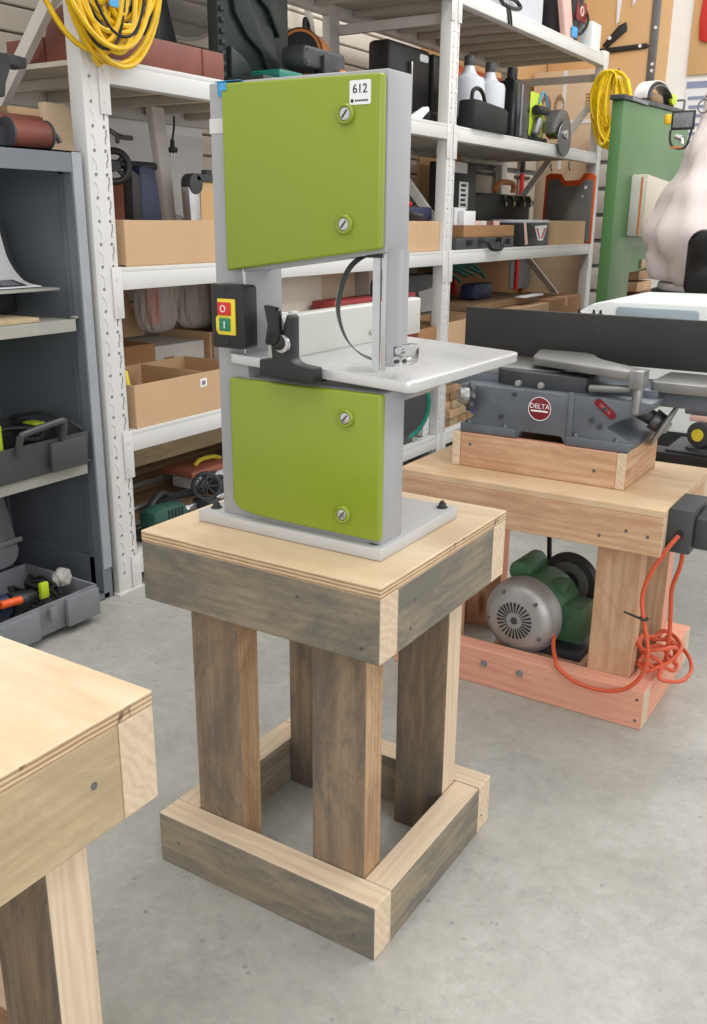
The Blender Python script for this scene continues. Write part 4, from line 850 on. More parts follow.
bm = new(); box(bm, -2.56-.155, -2.56-.13, 2.44, 3.1, .93, 1.42, .002); tag(obj('wall_board', bm, 'paper', origin=(-2.7, 2.8, .93)), 'smooth white panel on the slatwall behind the hanging plug', 'panel')
pg = thing('hanging_plug', 'black mains plug hanging on its cord above the middle shelf', 'plug', (-2.40, 2.61, 1.28))
bm = new(); tube(bm, [(-2.40, 2.62, 1.395), (-2.40, 2.618, 1.36), (-2.40, 2.606, 1.315)], .0035, 8); obj('cord', bm, 'rubber', pg)
bm = new(); cyl(bm, (-2.40, 2.606, 1.318), (-2.40, 2.605, 1.290), .007, .009, n=14); cyl(bm, (-2.40, 2.605, 1.292), (-2.40, 2.605, 1.275), .019, .017, n=16, bev=.003); obj('plug_body', bm, 'black', pg)
for dy in (-.007, .007):
    bm = new(); box(bm, -2.402, -2.398, 2.603+dy, 2.607+dy, 1.262, 1.276); obj('pin', bm, 'chrome', pg)
fc = thing('framed_case', 'aluminium edged case with black plastic corner on the middle shelf', 'case', (-2.25, 2.6, a2))
bm = new(); box(bm, -2.215, -2.19, 2.505, 2.80, a2, 1.185, .003); obj('panel', bm, 'peg', fc)
bm = new(); prism(bm, [(2.455, a2), (2.500, a2), (2.495, 1.155), (2.440, 1.155)], 'x', -2.22, -2.185, .003); obj('aluminium_edge', bm, 'alu', fc)
bm = new(); cyl(bm, (-2.222, 2.475, 1.165), (-2.18, 2.475, 1.165), .033, n=24, bev=.004); box(bm, -2.222, -2.18, 2.475, 2.81, 1.172, 1.198, .005); cyl(bm, (-2.20, 2.55, 1.196), (-2.20, 2.55, 1.212), .018, n=18, bev=.003); obj('corner_cap', bm, 'dkgrey', fc)
bag('plastic_bag', 'clear plastic bag at the foot of the leaning white plank', (-2.38, 2.56, 1.0), (.05, .055, .07), 5)
hk = new(); tube(hk, [(-2.71, 2.51, 1.40), (-2.66, 2.50, 1.385), (-2.60, 2.54, 1.335), (-2.60, 2.61, 1.33)], .009, 8); tube(hk, [(-2.60, 2.54, 1.335), (-2.59, 2.53, 1.31)], .008, 6)
tag(obj('bent_hook', hk, 'steel', origin=(-2.7, 2.46, 1.44)), 'bent grey metal hook on the slatwall above the hand wheel', 'hook')

# ------------------------------------------------------------------ upper shelf, left bay
rb = thing('metal_toolbox', 'long red brown metal toolbox on the upper left shelf', 'toolbox', (-2.1, 2.15, a3))
bm = new(); box(bm, -2.22, -1.985, 1.93, 2.40, a3, 1.532, .004); obj('box_body', bm, 'brownred', rb)
bm = new(); box(bm, -2.215, -1.982, 2.30, 2.32, a3+.002, 1.530, .001); obj('seam', bm, 'brownred', rb)
rc = thing('cast_drum', 'red brown round shouldered drum housing behind the rack post', 'machine', (-2.15, 1.89, a3))
bm = new(); prism(bm, [(-2.145, a3), (-2.03, a3), (-2.03, 1.58), (-2.06, 1.585), (-2.10, 1.570), (-2.13, 1.545), (-2.145, 1.51)], 'y', 1.855, 1.925, .006); obj('housing', bm, 'brownred', rc)
bm = new(); box(bm, -2.30, -2.150, 1.855, 1.925, a3, 1.512, .004); obj('side_block', bm, 'brownred', rc)
# round translucent lid hanging on the wall
ln = thing('drum_lid', 'large round grey translucent lid against the slatwall', 'lid', (-2.6, 2.95, 1.7))
bm = new(); lathe(bm, [(0, 0), (.175, 0), (.19, .012), (.205, .05), (.212, .05), (.200, .006), (.178, -.008), (0, -.008)], (-2.62, 2.90, 1.90), (1, -.25, 0), 48); obj('lid', bm, 'greylid', ln)
bm = new(); torus(bm, (-2.575, 2.888, 1.90), (1, -.25, 0), .208, .006, 48, 8); obj('rim', bm, 'offwhite', ln)
bm = new(); tube(bm, [(-2.715, 2.9, 2.09), (-2.63, 2.90, 2.095), (-2.62, 2.90, 2.11)], .005, 6); obj('hook', bm, 'steel', ln)
# power-tool scraps between the lid and the moulded case
sc = thing('angle_grinder', 'dark power tool with black cone guard left of the moulded case lid', 'power tool', (-2.25, 2.42, a3))
bm = new(); prism(bm, [(2.40, 1.52), (2.60, 1.52), (2.60, 1.60), (2.545, 1.76), (2.50, 1.66), (2.49, 1.60), (2.40, 1.57)], 'x', -2.42, -2.34, .01); obj('guard', bm, 'castdk', sc)
bm = new(); cyl(bm, (-2.30, 2.36, 1.55), (-2.30, 2.58, 1.565), .028, .022, n=18, bev=.004); obj('tool_body', bm, 'black', sc)
bm = new(); box(bm, -2.27, -2.25, 2.50, 2.54, 1.56, 1.585, .003); obj('metal_bracket', bm, 'chrome', sc)
bm = new(); box(bm, -2.42, -2.26, 2.42, 2.62, a3, 1.522, .004); obj('tool_base', bm, 'black', sc)
gn = thing('grease_gun', 'black handled tool leaning behind the yellow cord coil', 'hand tool', (-2.35, 2.2, a3))
bm = new(); prism(bm, [(2.16, a3), (2.26, a3), (2.25, 1.56), (2.18, 1.66), (2.12, 1.64), (2.16, 1.56)], 'x', -2.38, -2.34, .005); obj('body', bm, 'dkgrey', gn)
# moulded case lid standing open
ml = thing('moulded_case', 'dark green moulded power tool case standing open on the upper shelf', 'tool case', (-2.2, 2.8, a3))
bm = new(); prism(bm, rrect(2.585, 2.975, 1.46, 1.93, .03, 5), 'x', -2.205, -2.16, .006); shell = obj('case_lid', bm, 'moldgreen', ml)
for pts in ([(2.64, 1.90), (2.70, 1.91), (2.71, 1.80), (2.75, 1.74), (2.80, 1.70), (2.86, 1.68), (2.88, 1.60), (2.93, 1.56), (2.93, 1.53), (2.84, 1.53), (2.80, 1.60), (2.72, 1.64), (2.66, 1.70), (2.63, 1.80)],
            [(2.76, 1.92), (2.90, 1.92), (2.93, 1.84), (2.93, 1.70), (2.90, 1.66), (2.84, 1.74), (2.80, 1.76), (2.78, 1.84)],
            [(2.63, 1.60), (2.70, 1.57), (2.76, 1.52), (2.74, 1.48), (2.63, 1.48)]):
    bm = new(); prism(bm, pts, 'x', -2.162, -2.142, .005); obj('moulded_rib', bm, 'moldgreen', shell)
bm = new()
for k in range(12): box(bm, -2.16, -2.150, 2.592, 2.612, 1.50+.033*k, 1.515+.033*k, .002)
obj('edge_ribs', bm, 'moldgreen', ml)
bm = new(); box(bm, -2.16, -1.99, 2.60, 2.82, a3, 1.50, .006); obj('case_base', bm, 'moldgreen', ml)
bm = new(); prism(bm, rrect(2.70, 2.84, 1.50, 1.53, .01, 4), 'x', -2.12, -2.00, .004); obj('green_insert', bm, 'hosegreen', ml)
# orange dust blower
ob_ = thing('air_blower', 'orange drum heater with black grille face on the upper shelf', 'heater', (-2.25, 3.15, a3))
bm = new(); lathe(bm, [(0, 0), (.080, 0), (.084, .004), (.084, .16), (0, .16)], (-2.20, 3.10, 1.645), (-.35, .94, 0), 36); obj('drum', bm, 'copper', ob_)
bm = new(); lathe(bm, [(.086, -.004), (.086, .012), (.070, .006), (.070, -.004)], (-2.20, 3.10, 1.645), (-.35, .94, 0), 36); lathe(bm, [(0, -.002), (.072, -.002), (.072, .004), (0, .004)], (-2.20, 3.10, 1.645), (-.35, .94, 0), 36); obj('grille', bm, 'black', ob_)
bm = new(); tube(bm, [(-2.22, 3.16, 1.72), (-2.22, 3.16, 1.765), (-2.24, 3.20, 1.775), (-2.25, 3.23, 1.755), (-2.25, 3.23, 1.72)], .008, 8, 4); obj('handle', bm, 'black', ob_)
bm = new(); box(bm, -2.27, -2.15, 3.10, 3.24, a3, 1.57, .006); obj('stand', bm, 'castdk', ob_)
bf = thing('binocular_tool', 'small dark grey twin motor tool just above the bandsaw top', 'power tool', (-2.05, 2.95, a3))
bm = new(); prism(bm, rrect(2.83, 3.09, 1.553, 1.622, .022, 5), 'x', -2.09, -1.99, .012); obj('tool_body', bm, 'castdk', bf)
bm = new(); box(bm, -2.02, -1.975, 2.93, 2.985, a3, 1.60, .006); obj('neck', bm, 'black', bf)
bm = new(); cyl(bm, (-1.99, 3.03, 1.50), (-1.99, 3.07, 1.56), .018, n=14, bev=.003); obj('brass_fitting', bm, 'copper', bf)
bm = new(); box(bm, -2.09, -1.99, 2.85, 3.08, a3, 1.50, .005); obj('tool_foot', bm, 'black', bf)
rp = new(); box(rp, -2.35, -2.15, 3.42, 3.66, a3, 1.60, .005)
tag(obj('terracotta_box', rp, 'terracotta', origin=(-2.25, 3.55, a3)), 'small red brown box behind the bandsaw top on the upper shelf', 'box')
pp_ = new()
prism(pp_, [(3.30, a3), (3.40, a3), (3.37, 1.56), (3.33, 1.575)], 'x', -2.16, -2.12, .004); prism(pp_, [(3.02, a3), (3.12, a3), (3.08, 1.555)], 'x', -2.00, -1.97, .004)
tag(obj('clamp_tips', pp_, 'castdk', origin=(-2.1, 3.3, a3)), 'two pointed dark clamp tips above the bandsaw top', 'clamp')
pz = new(); tube(pz, [(-2.69, 3.75, 2.05), (-2.66, 3.80, 1.98), (-2.66, 3.84, 1.85), (-2.665, 3.85, 1.70), (-2.67, 3.86, 1.55)], .018, 10)
tag(obj('wall_conduit', pz, 'offwhite', origin=(-2.69, 3.75, 1.5)), 'pale bent pipe on the slatwall above the bandsaw', 'pipe')
bcs = thing('black_case', 'upright black plastic case with pale slot left of the middle rack post', 'case', (-2.2, 3.9, a3))
bm = new(); box(bm, -2.30, -2.19, 3.74, 4.12, a3, 1.79, .02); obj('case_body', bm, 'black', bcs)
bm = new(); box(bm, -2.192, -2.17, 3.905, 3.92, a3+.02, 1.72, .004); obj('chrome_rail', bm, 'chrome', bcs)
bm = new(); prism(bm, rrect(4.01, 4.09, 1.735, 1.765, .012, 4), 'x', -2.192, -2.188); obj('pale_slot', bm, 'paper', bcs)
bm = new(); box(bm, -2.19, -2.00, 3.76, 4.10, a3, 1.50, .01); obj('case_tray', bm, 'black', bcs)
gt = thing('toy_tool', 'small yellow and grey tool beside the right top corner of the bandsaw', 'hand tool', (-2.0, 3.6, a3))
bm = new(); torus(bm, (-2.0, 3.52, 1.56), (1, -.4, 0), .036, .012, 24, 8); obj('yellow_ring', bm, 'lime', gt)
bm = new(); box(bm, -2.06, -2.0, 3.40, 3.50, a3, 1.60, .01); obj('grey_body', bm, 'mdgrey', gt)
pw = new(); prism(pw, [(3.50, a3), (3.64, 1.500), (3.65, 1.485), (3.58, a3)], 'x', -1.97, -1.94, .003)
tag(obj('white_wedge', pw, 'paper', origin=(-1.95, 3.55, a3)), 'white plastic wedge on the upper shelf by the middle post', 'wedge')
# ------------------------------------------------------------------ upper shelf, right bay
def spray(y, lbl):
    t = thing('spray_bottle', lbl, 'bottle', (-2.04, y, a3), group='cloudy bottles on the upper shelf')
    b = new(); lathe(b, [(0, 0), (.040, 0), (.046, .006), (.047, .215), (.043, .232), (.026, .245), (.019, .262), (.013, .290), (0, .290)], (-2.04, y, a3), (0, 0, 1), 32); obj('bottle_body', b, 'clear', t)
    b = new(); lathe(b, [(0, .285), (.015, .285), (.016, .290), (.015, .322), (.012, .328), (0, .328)], (-2.04, y, a3), (0, 0, 1), 24); obj('cap', b, 'dkgrey', t)
    return t
def fill(t, s):
    t.scale = s; return t
spray(4.21, 'left of two cloudy grey bottles with dark caps on the upper shelf'); spray(4.44, 'right of two cloudy grey bottles, next to the black bottle')
for o in [o for o in COL.objects if o.name.startswith('spray_bottle')]: o.scale = (1.6, 1.6, 1.0)
kb_ = thing('oil_bottle', 'tall black square bottle with screw cap on the upper shelf', 'bottle', (-2.03, 4.69, a3))
bm = new(); prism(bm, rrect(-2.09, -1.97, 4.60, 4.80, .02, 5), 'z', a3, 1.715, .008); prism(bm, [(-2.06, 1.71), (-2.0, 1.71), (-2.01, 1.73), (-2.05, 1.73)], 'y', 4.64, 4.74, .004); obj('bottle_body', bm, 'blackgl', kb_)
bm = new(); cyl(bm, (-2.03, 4.68, 1.725), (-2.03, 4.68, 1.780), .026, n=28, bev=.003); obj('cap', bm, 'black', kb_)
bm = new(); box(bm, -1.972, -1.966, 4.665, 4.685, a3+.02, 1.70, .002); obj('sight_strip', bm, 'mdgrey', kb_)
dp = thing('tool_pouch', 'black fabric tool pouch with loop handle on the shelf edge', 'pouch', (-1.96, 4.18, a3))
bm = new(); prism(bm, [(3.99, a3+.005), (4.02, a3), (4.36, a3), (4.36, 1.47), (4.37, 1.54), (4.33, 1.555), (4.20, 1.56), (4.08, 1.565), (4.00, 1.565)], 'x', -1.985, -1.90, .012); obj('pouch_body', bm, 'rubber', dp)
bm = new(); tube(bm, [(-1.93, 4.02, 1.56), (-1.93, 4.03, 1.60), (-1.93, 4.08, 1.615), (-1.93, 4.13, 1.60), (-1.93, 4.16, 1.56)], .009, 8, 5); obj('loop_handle', bm, 'rubber', dp)
bm = new(); box(bm, -2.24, -2.18, 4.13, 4.2, a3, 1.78, .01); tag(obj('narrow_case', bm, 'black', origin=(-2.15, 4.05, a3)), 'narrow black case behind the left cloudy bottle', 'case')
bm = new(); box(bm, -2.35, -2.22, 4.45, 5.0, a3, 1.78, .01); tag(obj('orange_red_case', bm, 'orange', origin=(-2.28, 4.7, a3)), 'orange red case behind the black square bottle', 'case')
# yellow green machine and circular saw
lg = thing('planer', 'lime green and black power planer behind the circular saw', 'power tool', (-2.12, 4.95, a3))
bm = new(); prism(bm, [(4.80, a3+.03), (5.03, a3+.03), (5.05, 1.55), (5.02, 1.62), (4.95, 1.69), (4.81, 1.69)], 'x', -2.06, -1.985, .012); obj('tool_body', bm, 'lime', lg)
bm = new(); box(bm, -2.10, -1.97, 4.82, 5.05, a3, a3+.03, .003); obj('base_shoe', bm, 'black', lg)
bm = new(); cyl(bm, (-1.96, 4.84, 1.60), (-1.96, 5.0, 1.605), .024, .020, n=18, bev=.006); obj('rear_handle', bm, 'black', lg)
bm = new(); cyl(bm, (-1.965, 4.86, 1.48), (-1.965, 4.9, 1.56), .026, .024, n=18, bev=.006); obj('front_knob', bm, 'steel', lg)
bm = new(); tube(bm, [(-1.98, 4.93, 1.64), (-1.97, 4.95, 1.69), (-1.97, 5.0, 1.67), (-1.97, 5.04, 1.60)], .006, 6); obj('blue_lead', bm, 'blue', lg)
csw = thing('circular_saw', 'grey circular saw with blade hanging over the shelf edge', 'circular saw', (-1.98, 5.15, a3))
bm = new(); lathe(bm, [(0, -.003), (.085, -.003), (.087, 0), (.085, .003), (0, .003)], (-1.900, 5.12, 1.475), (1, -.05, 0), 48); obj('saw_blade', bm, 'steel', csw)
bm = new(); pts = [(5.12+.115*math.cos(a), 1.50+.125*math.sin(a)) for a in [math.pi*i/14 for i in range(15)]]; pts += [(5.02, 1.50), (5.04, 1.49), (5.20, 1.49), (5.22, 1.50)]
pts = [(5.12+.125*math.cos(math.pi*i/14), 1.50+.125*math.sin(math.pi*i/14)) for i in range(15)]+[(5.03, 1.50)]+[(5.12+.085*math.cos(math.pi-math.pi*i/14), 1.50+.06*math.sin(math.pi*i/14)) for i in range(15)]
prism(bm, pts, 'x', -1.975, -1.91, .004); obj('blade_guard', bm, 'steel', csw)
bm = new(); cyl(bm, (-1.99, 5.12, 1.50), (-1.885, 5.12, 1.50), .022, n=20, bev=.003); obj('arbor', bm, 'chrome', csw)
bm = new(); box(bm, -2.08, -1.93, 5.06, 5.46, a3, 1.452, .002); obj('base_shoe', bm, 'chrome', csw)
bm = new(); cyl(bm, (-2.02, 5.22, 1.52), (-2.02, 5.38, 1.545), .032, .026, n=18, bev=.006); cyl(bm, (-2.02, 5.36, 1.545), (-2.02, 5.42, 1.59), .028, .018, n=16, bev=.005); obj('motor_handle', bm, 'black', csw)
bm = new(); cyl(bm, (-2.0, 5.42, 1.50), (-2.0, 5.47, 1.46), .010, n=10); obj('adjuster', bm, 'black', csw)
# ------------------------------------------------------------------ top shelf
jg = thing('storage_tub', 'cloudy grey plastic tub on the top shelf', 'tub', (-2.08, 4.65, a4))
bm = new(); prism(bm, rrect(-2.22, -1.95, 4.42, 4.86, .04, 5), 'z', a4, 2.25, .006); obj('tub_body', bm, 'clear', jg)
bm = new(); prism(bm, rrect(-2.23, -1.94, 4.41, 4.87, .04, 5), 'z', 2.25, 2.27, .004); obj('tub_lid', bm, 'offwhite', jg)
cl = thing('spring_clamp', 'small black clamp hanging over the top shelf edge', 'clamp', (-1.93, 4.4, 1.93))
bm = new(); tube(bm, [(-1.93, 4.22, 2.03), (-1.925, 4.30, 1.985), (-1.92, 4.40, 1.985), (-1.92, 4.48, 2.0), (-1.93, 4.44, 2.025), (-1.93, 4.34, 2.02)], .009, 8); obj('clamp_body', bm, 'black', cl)
for y in (4.33, 4.36):
    bm = new(); tube(bm, [(-1.918, y-.02, 1.99), (-1.914, y, 1.95), (-1.914, y+.015, 1.91)], .005, 6); obj('dangling_strap', bm, 'black', cl)
bm = new(); prism(bm, [(5.02, 2.35), (5.16, 2.35), (5.32, a4), (5.20, a4)], 'x', -1.99, -1.96, .003); tag(obj('pink_board', bm, 'redpink', origin=(-1.97, 5.2, a4)), 'pale pink board leaning on the top shelf', 'board')
bm = new(); box(bm, -1.955, -1.945, 5.255, 5.33, 2.0, 2.05, .003); tag(obj('blue_clip', bm, 'blue', origin=(-1.95, 5.3, 2.0)), 'small blue clip at the foot of the pink board', 'clip')
vc = thing('shop_vacuum', 'black tapered vacuum drum with red label on the top shelf', 'vacuum', (-2.12, 5.42, a4))
bm = new(); lathe(bm, [(0, 0), (.13, 0), (.14, .01), (.165, .24), (.18, .25), (.18, .28), (.15, .29), (.15, .36), (0, .38)], (-2.13, 5.42, a4), (0, 0, 1), 40); obj('drum', bm, 'black', vc)
bm = new(); tube(bm, [(-1.96, 5.30, 2.02), (-1.955, 5.42, 2.04), (-1.96, 5.52, 2.12), (-2.0, 5.54, 2.2)], .008, 8); obj('cord', bm, 'rubber', vc)
bm = new(); prism(bm, rrect(5.37, 5.52, 2.10, 2.20, .01, 3), 'x', -1.982, -1.972, .002); obj('red_label', bm, 'badge', vc)
bm = new(); torus(bm, (-1.970, 5.44, 2.15), (1, 0, 0), .022, .005, 18, 6); obj('label_mark', bm, 'redpink', vc)
bm = new(); box(bm, -2.02, -1.94, 5.55, 5.70, a4, 2.12, .006); tag(obj('white_canister', bm, 'machwhite', origin=(-1.98, 5.62, a4)), 'white canister at the right end of the top shelf', 'canister')
bm = new(); box(bm, -2.3, -2.15, 4.88, 5.18, a4, 2.3, .01); tag(obj('dark_crate', bm, 'brownred', origin=(-2.2, 5.0, a4)), 'dark crate behind the pink board on the top shelf', 'crate')

# ------------------------------------------------------------------ middle shelf, right of the saw
carton('cardboard_box', 'plain cardboard box on the middle shelf left of the middle post', -2.24, -1.94, 3.40, 3.778, a2, 1.052, 'card', open_=False)
nb = thing('router_tool', 'small dark tool lying on the cardboard box by the middle post', 'power tool', (-2.05, 3.6, 1.054))
bm = new(); box(bm, -2.10, -1.99, 3.60, 3.80, 1.0545, 1.11, .01); obj('tool_body', bm, 'navy', nb)
bm = new(); tube(bm, [(-1.98, 3.45, 1.15), (-1.96, 3.50, 1.10), (-1.955, 3.55, 1.075), (-1.95, 3.62, 1.07)], .013, 8); obj('nozzle', bm, 'black', nb)
bm = new(); cyl(bm, (-2.04, 3.46, 1.056), (-2.04, 3.56, 1.16), .034, .03, n=16, bev=.006); cyl(bm, (-2.04, 3.52, 1.16), (-2.04, 3.54, 1.24), .022, .03, n=16, bev=.006); obj('motor', bm, 'black', nb)
bm = new(); cyl(bm, (-2.0, 3.60, 1.113), (-1.99, 3.60, 1.125), .010, n=12); obj('red_button', bm, 'red', nb)
bm = new(); torus(bm, (-2.22, 3.72, 1.26), (1, -.4, 0), .05, .013, 24, 8); box(bm, -2.30, -2.245, 3.68, 3.79, a2+.0, 1.24, .01)
tag(obj('green_reel', bm, 'lime', origin=(-2.23, 3.78, a2)), 'yellow green tool part behind the middle rack post', 'hand tool')
tk = thing('level_case', 'tall narrow black case with white label right of the middle post', 'case', (-2.2, 4.42, a2))
bm = new(); box(bm, -2.26, -2.16, 4.26, 4.60, a2, 1.33, .01); obj('case_body', bm, 'black', tk)
bm = new(); box(bm, -2.16, -2.158, 4.40, 4.50, 1.11, 1.24, .0005); obj('label', bm, 'paper', tk)
bm = new()
for k in range(5): box(bm, -2.158, -2.157, 4.415, 4.475-.01*(k % 2), 1.125+.023*k, 1.137+.023*k)
obj('label_print', bm, 'ink', tk)
bm = new(); box(bm, -2.16, -2.158, 4.33, 4.48, 1.28, 1.33); obj('top_label', bm, 'offwhite', tk)
yb = new(); box(yb, -2.46, -2.41, 4.78, 4.92, a2, 1.40, .005); tag(obj('yellow_level', yb, 'copper', origin=(-2.43, 4.85, a2)), 'ochre yellow upright bar left of the storage drawers', 'bar')
bb = thing('equipment_case', 'wide open black equipment case at the back of the middle shelf', 'case', (-2.3, 5.3, a2))
bm = new(); box(bm, -2.36, -2.31, 4.72, 5.72, a2+.0, 1.205, .02); obj('case_lid', bm, 'black', bb)
bm = new(); box(bm, -2.31, -2.18, 4.74, 5.7, a2, 1.03, .01); obj('case_base', bm, 'black', bb)
for y in (5.28, 5.40, 5.56, 5.66):
    bm = new(); tube(bm, [(-2.305, y, 1.20), (-2.295, y+.01, 1.17), (-2.295, y+.02, 1.14)], .010, 6, 4); obj('metal_latch', bm, 'chrome', bb)
bm = new(); tube(bm, [(-2.30, 5.14, 1.215), (-2.29, 5.18, 1.262), (-2.29, 5.26, 1.268), (-2.29, 5.38, 1.262), (-2.30, 5.40, 1.215)], .015, 8, 4); tag(obj('pull_strap', bm, 'copper', origin=(-2.30, 5.4, 1.21)), 'ochre yellow strap resting on the black equipment case', 'strap')
tl = thing('socket_case', 'flat black case with carry handle on the middle shelf edge', 'case', (-2.0, 4.2, a2))
bm = new(); box(bm, -2.14, -1.945, 3.96, 4.62, a2, .978, .008); obj('case_body', bm, 'dkgrey', tl)
bm = new(); tube(bm, [(-1.945, 4.20, .965), (-1.91, 4.21, .962), (-1.90, 4.24, .93), (-1.895, 4.30, .925), (-1.90, 4.36, .93), (-1.91, 4.39, .964), (-1.945, 4.40, .967)], .011, 8, 4); obj('carry_handle', bm, 'black', tl)
for y in (4.06, 4.52):
    bm = new(); box(bm, -1.948, -1.936, y, y+.05, .945, .972, .003); obj('latch', bm, 'black', tl)
ob2 = carton('cardboard_box', 'low brown tray box on top of the flat black case', -2.13, -1.99, 4.12, 4.72, .9795, 1.035, 'carddark', open_=True)
for i, (y, z, c_) in enumerate(((4.22, 1.09, 'white paper packets standing in the brown tray box'),)):
    bm = new(); box(bm, -2.06, -2.03, 4.20, 4.33, .986, 1.10, .003); box(bm, -2.09, -2.065, 4.17, 4.29, .986, 1.115, .003); tag(obj('paper_packet', bm, 'paper', origin=(-2.06, 4.25, .984)), c_, 'packet')
for i, y in enumerate((4.38, 4.46, 4.54, 4.62)):
    bm = new(); cyl(bm, (-2.06, y, .986), (-2.06, y, 1.055), .028, n=16, bev=.004); tag(obj('bobbin', bm, ['redpink', 'offwhite', 'brownred', 'redpink'][i], origin=(-2.06, y, .984)), 'small pink and white roll in the brown tray box', 'roll', 'small rolls in the brown tray box')
cs = thing('socket_case', 'black case with red and white label right of the brown tray', 'case', (-2.0, 4.95, a2))
bm = new(); box(bm, -2.16, -1.95, 4.76, 5.12, a2, 1.045, .008); obj('case_body', bm, 'black', cs)
bm = new(); box(bm, -2.15, -1.96, 4.78, 5.14, 1.0455, 1.062, .004); obj('clear_lid', bm, 'clear', cs)
bm = new(); prism(bm, [(4.90, 1.03), (4.96, .955), (5.03, .955), (5.08, 1.035)], 'x', -1.95, -1.948); obj('white_label', bm, 'paper', cs)
bm = new(); prism(bm, [(4.92, 1.02), (4.97, .965), (4.985, .965), (4.945, 1.02)], 'x', -1.9478, -1.947); prism(bm, [(5.0, .965), (5.02, .965), (5.06, 1.02), (5.035, 1.02)], 'x', -1.9478, -1.947); obj('red_stripe', bm, 'red', cs)
st2 = new(); prism(st2, [(4.735, 1.05), (4.755, 1.05), (4.80, .94), (4.77, .935)], 'x', -1.946, -1.940, .001); tag(obj('striped_tape', st2, 'redpink', origin=(-1.943, 4.76, .93)), 'pink and white tape end hanging between the shelf cases', 'tape')
carton('cardboard_box', 'cardboard box at the far right end of the middle shelf', -2.22, -1.94, 5.22, 5.69, a2, 1.058, 'card', open_=False)
oc = thing('orange_case', 'grey case with bright orange rim standing behind the far shelf box', 'case', (-2.1, 5.72, a2))
KX = .966
bm = new(); prism(bm, [(-2.31, a2), (-1.975, a2), (-1.975, 1.315), (-2.00, 1.33), (-2.05, 1.33), (-2.08, 1.295), (-2.17, 1.29), (-2.20, 1.33), (-2.27, 1.335), (-2.30, 1.32)], 'y', 5.712, 5.729, .004); xf(bm, Matrix.Diagonal((KX, 1, 1, 1)) @ Matrix.Translation((.0, 0, .0))); obj('orange_rim', bm, 'orange', oc)
bm = new(); prism(bm, [(-2.285, a2+.01), (-1.985, a2+.01), (-1.985, 1.29), (-2.04, 1.295), (-2.07, 1.262), (-2.18, 1.258), (-2.21, 1.30), (-2.265, 1.30), (-2.28, 1.285)], 'y', 5.700, 5.7125, .003); xf(bm, Matrix.Diagonal((KX, 1, 1, 1))); obj('grey_front', bm, 'castgrey', oc)
bm = new(); cyl(bm, (-1.96, 5.701, 1.25), (-1.96, 5.697, 1.25), .010, n=14); cyl(bm, (-1.975, 5.701, 1.20), (-1.975, 5.697, 1.20), .006, n=14); obj('stud', bm, 'paper', oc)
# storage drawers against the wall beyond the rack
dr = thing('drawer_unit', 'cream fronted plastic storage drawers seen through the rack', 'drawers', (-2.62, 6.2, .9))
bm = new(); box(bm, -2.695, -2.60, 5.25, 6.50, .6, 1.62, .004); obj('frame', bm, 'mdgrey', dr)
for k in range(2):
    for j in range(4):
        y0 = 5.28+.60*k; z0 = .80+.195*j
        bm = new(); box(bm, -2.60, -2.575, y0, y0+.56, z0, z0+.165, .008); d_ = obj('drawer', bm, 'cream', dr)
        bm = new(); box(bm, -2.575, -2.560, y0+.17, y0+.42, z0+.135, z0+.152, .003); obj('drawer_pull', bm, 'dkgrey', d_)
bm = new(); box(bm, -2.555, -2.535, 6.10, 6.14, .6, 1.355, .003); tag(obj('red_level', bm, 'red', origin=(-2.53, 6.49, .6)), 'tall red and black bar beside the storage drawers', 'bar')
bm = new(); box(bm, -2.556, -2.534, 6.098, 6.142, 1.36, 1.56, .003); tag(obj('black_bar', bm, 'black', origin=(-2.53, 6.49, 1.36)), 'black upper section of the tall red bar', 'bar')
# big cartons beyond the rack
bc1 = thing('shipping_carton', 'tall tan shipping carton with tape cross beyond the rack end', 'box', (-2.35, 6.6, .0))
bm = new(); box(bm, -2.665, -2.20, 6.52, 6.80, 0, 2.02, .004); obj('box_body', bm, 'cardlight', bc1)
bm = new(); box(bm, -2.455, -2.43, 6.517, 6.52, 1.40, 2.02); box(bm, -2.665, -2.20, 6.5165, 6.5195, 1.685, 1.71); obj('packing_tape', bm, 'paper', bc1)
for x in (-2.60, -2.50):
    bm = new(); torus(bm, (x+.03, 6.519, 1.80), (0, 1, 0), .030, .010, 24, 6); xf(bm, Matrix.Translation((x+.03, 6.519, 1.80)) @ Matrix.Diagonal((1, .3, 1.9, 1)) @ Matrix.Translation((-x-.03, -6.519, -1.80))); obj('printed_zero', bm, 'board_x', bc1)
bm = new()
for k in range(4): box(bm, -2.29, -2.235, 6.517, 6.5195, 1.80+.02*k, 1.81+.02*k)
obj('printed_mark', bm, 'carddark', bc1)
pdw = thing('parts_drawers', 'small grey parts drawers between the rack end and green bandsaw', 'drawers', (-2.05, 6.5, 0))
bm = new(); box(bm, -2.18, -1.88, 6.40, 6.70, 0, 1.62, .004); obj('frame', bm, 'mdgrey', pdw)
for k in range(7):
    bm = new(); box(bm, -2.17, -1.89, 6.385, 6.40, .45+.165*k, .59+.165*k, .004); dq = obj('drawer', bm, 'offwhite', pdw)
    bm = new(); box(bm, -2.06, -2.01, 6.375, 6.386, .53+.165*k, .555+.165*k, .003); obj('drawer_pull', bm, 'black', dq)
for i in range(4):
    x = -2.62+.13*i; bm = new(); tube(bm, [(x, 6.518, 1.46), (x, 6.49, 1.45), (x, 6.485, 1.41), (x+.005, 6.50, 1.385)], .005, 6, 4)
    tag(obj('wire_hook', bm, 'steel', origin=(x, 6.5, 1.4)), 'small dark wire hook on the tan panel beyond the shelf', 'hook', 'wire hooks beyond the rack')
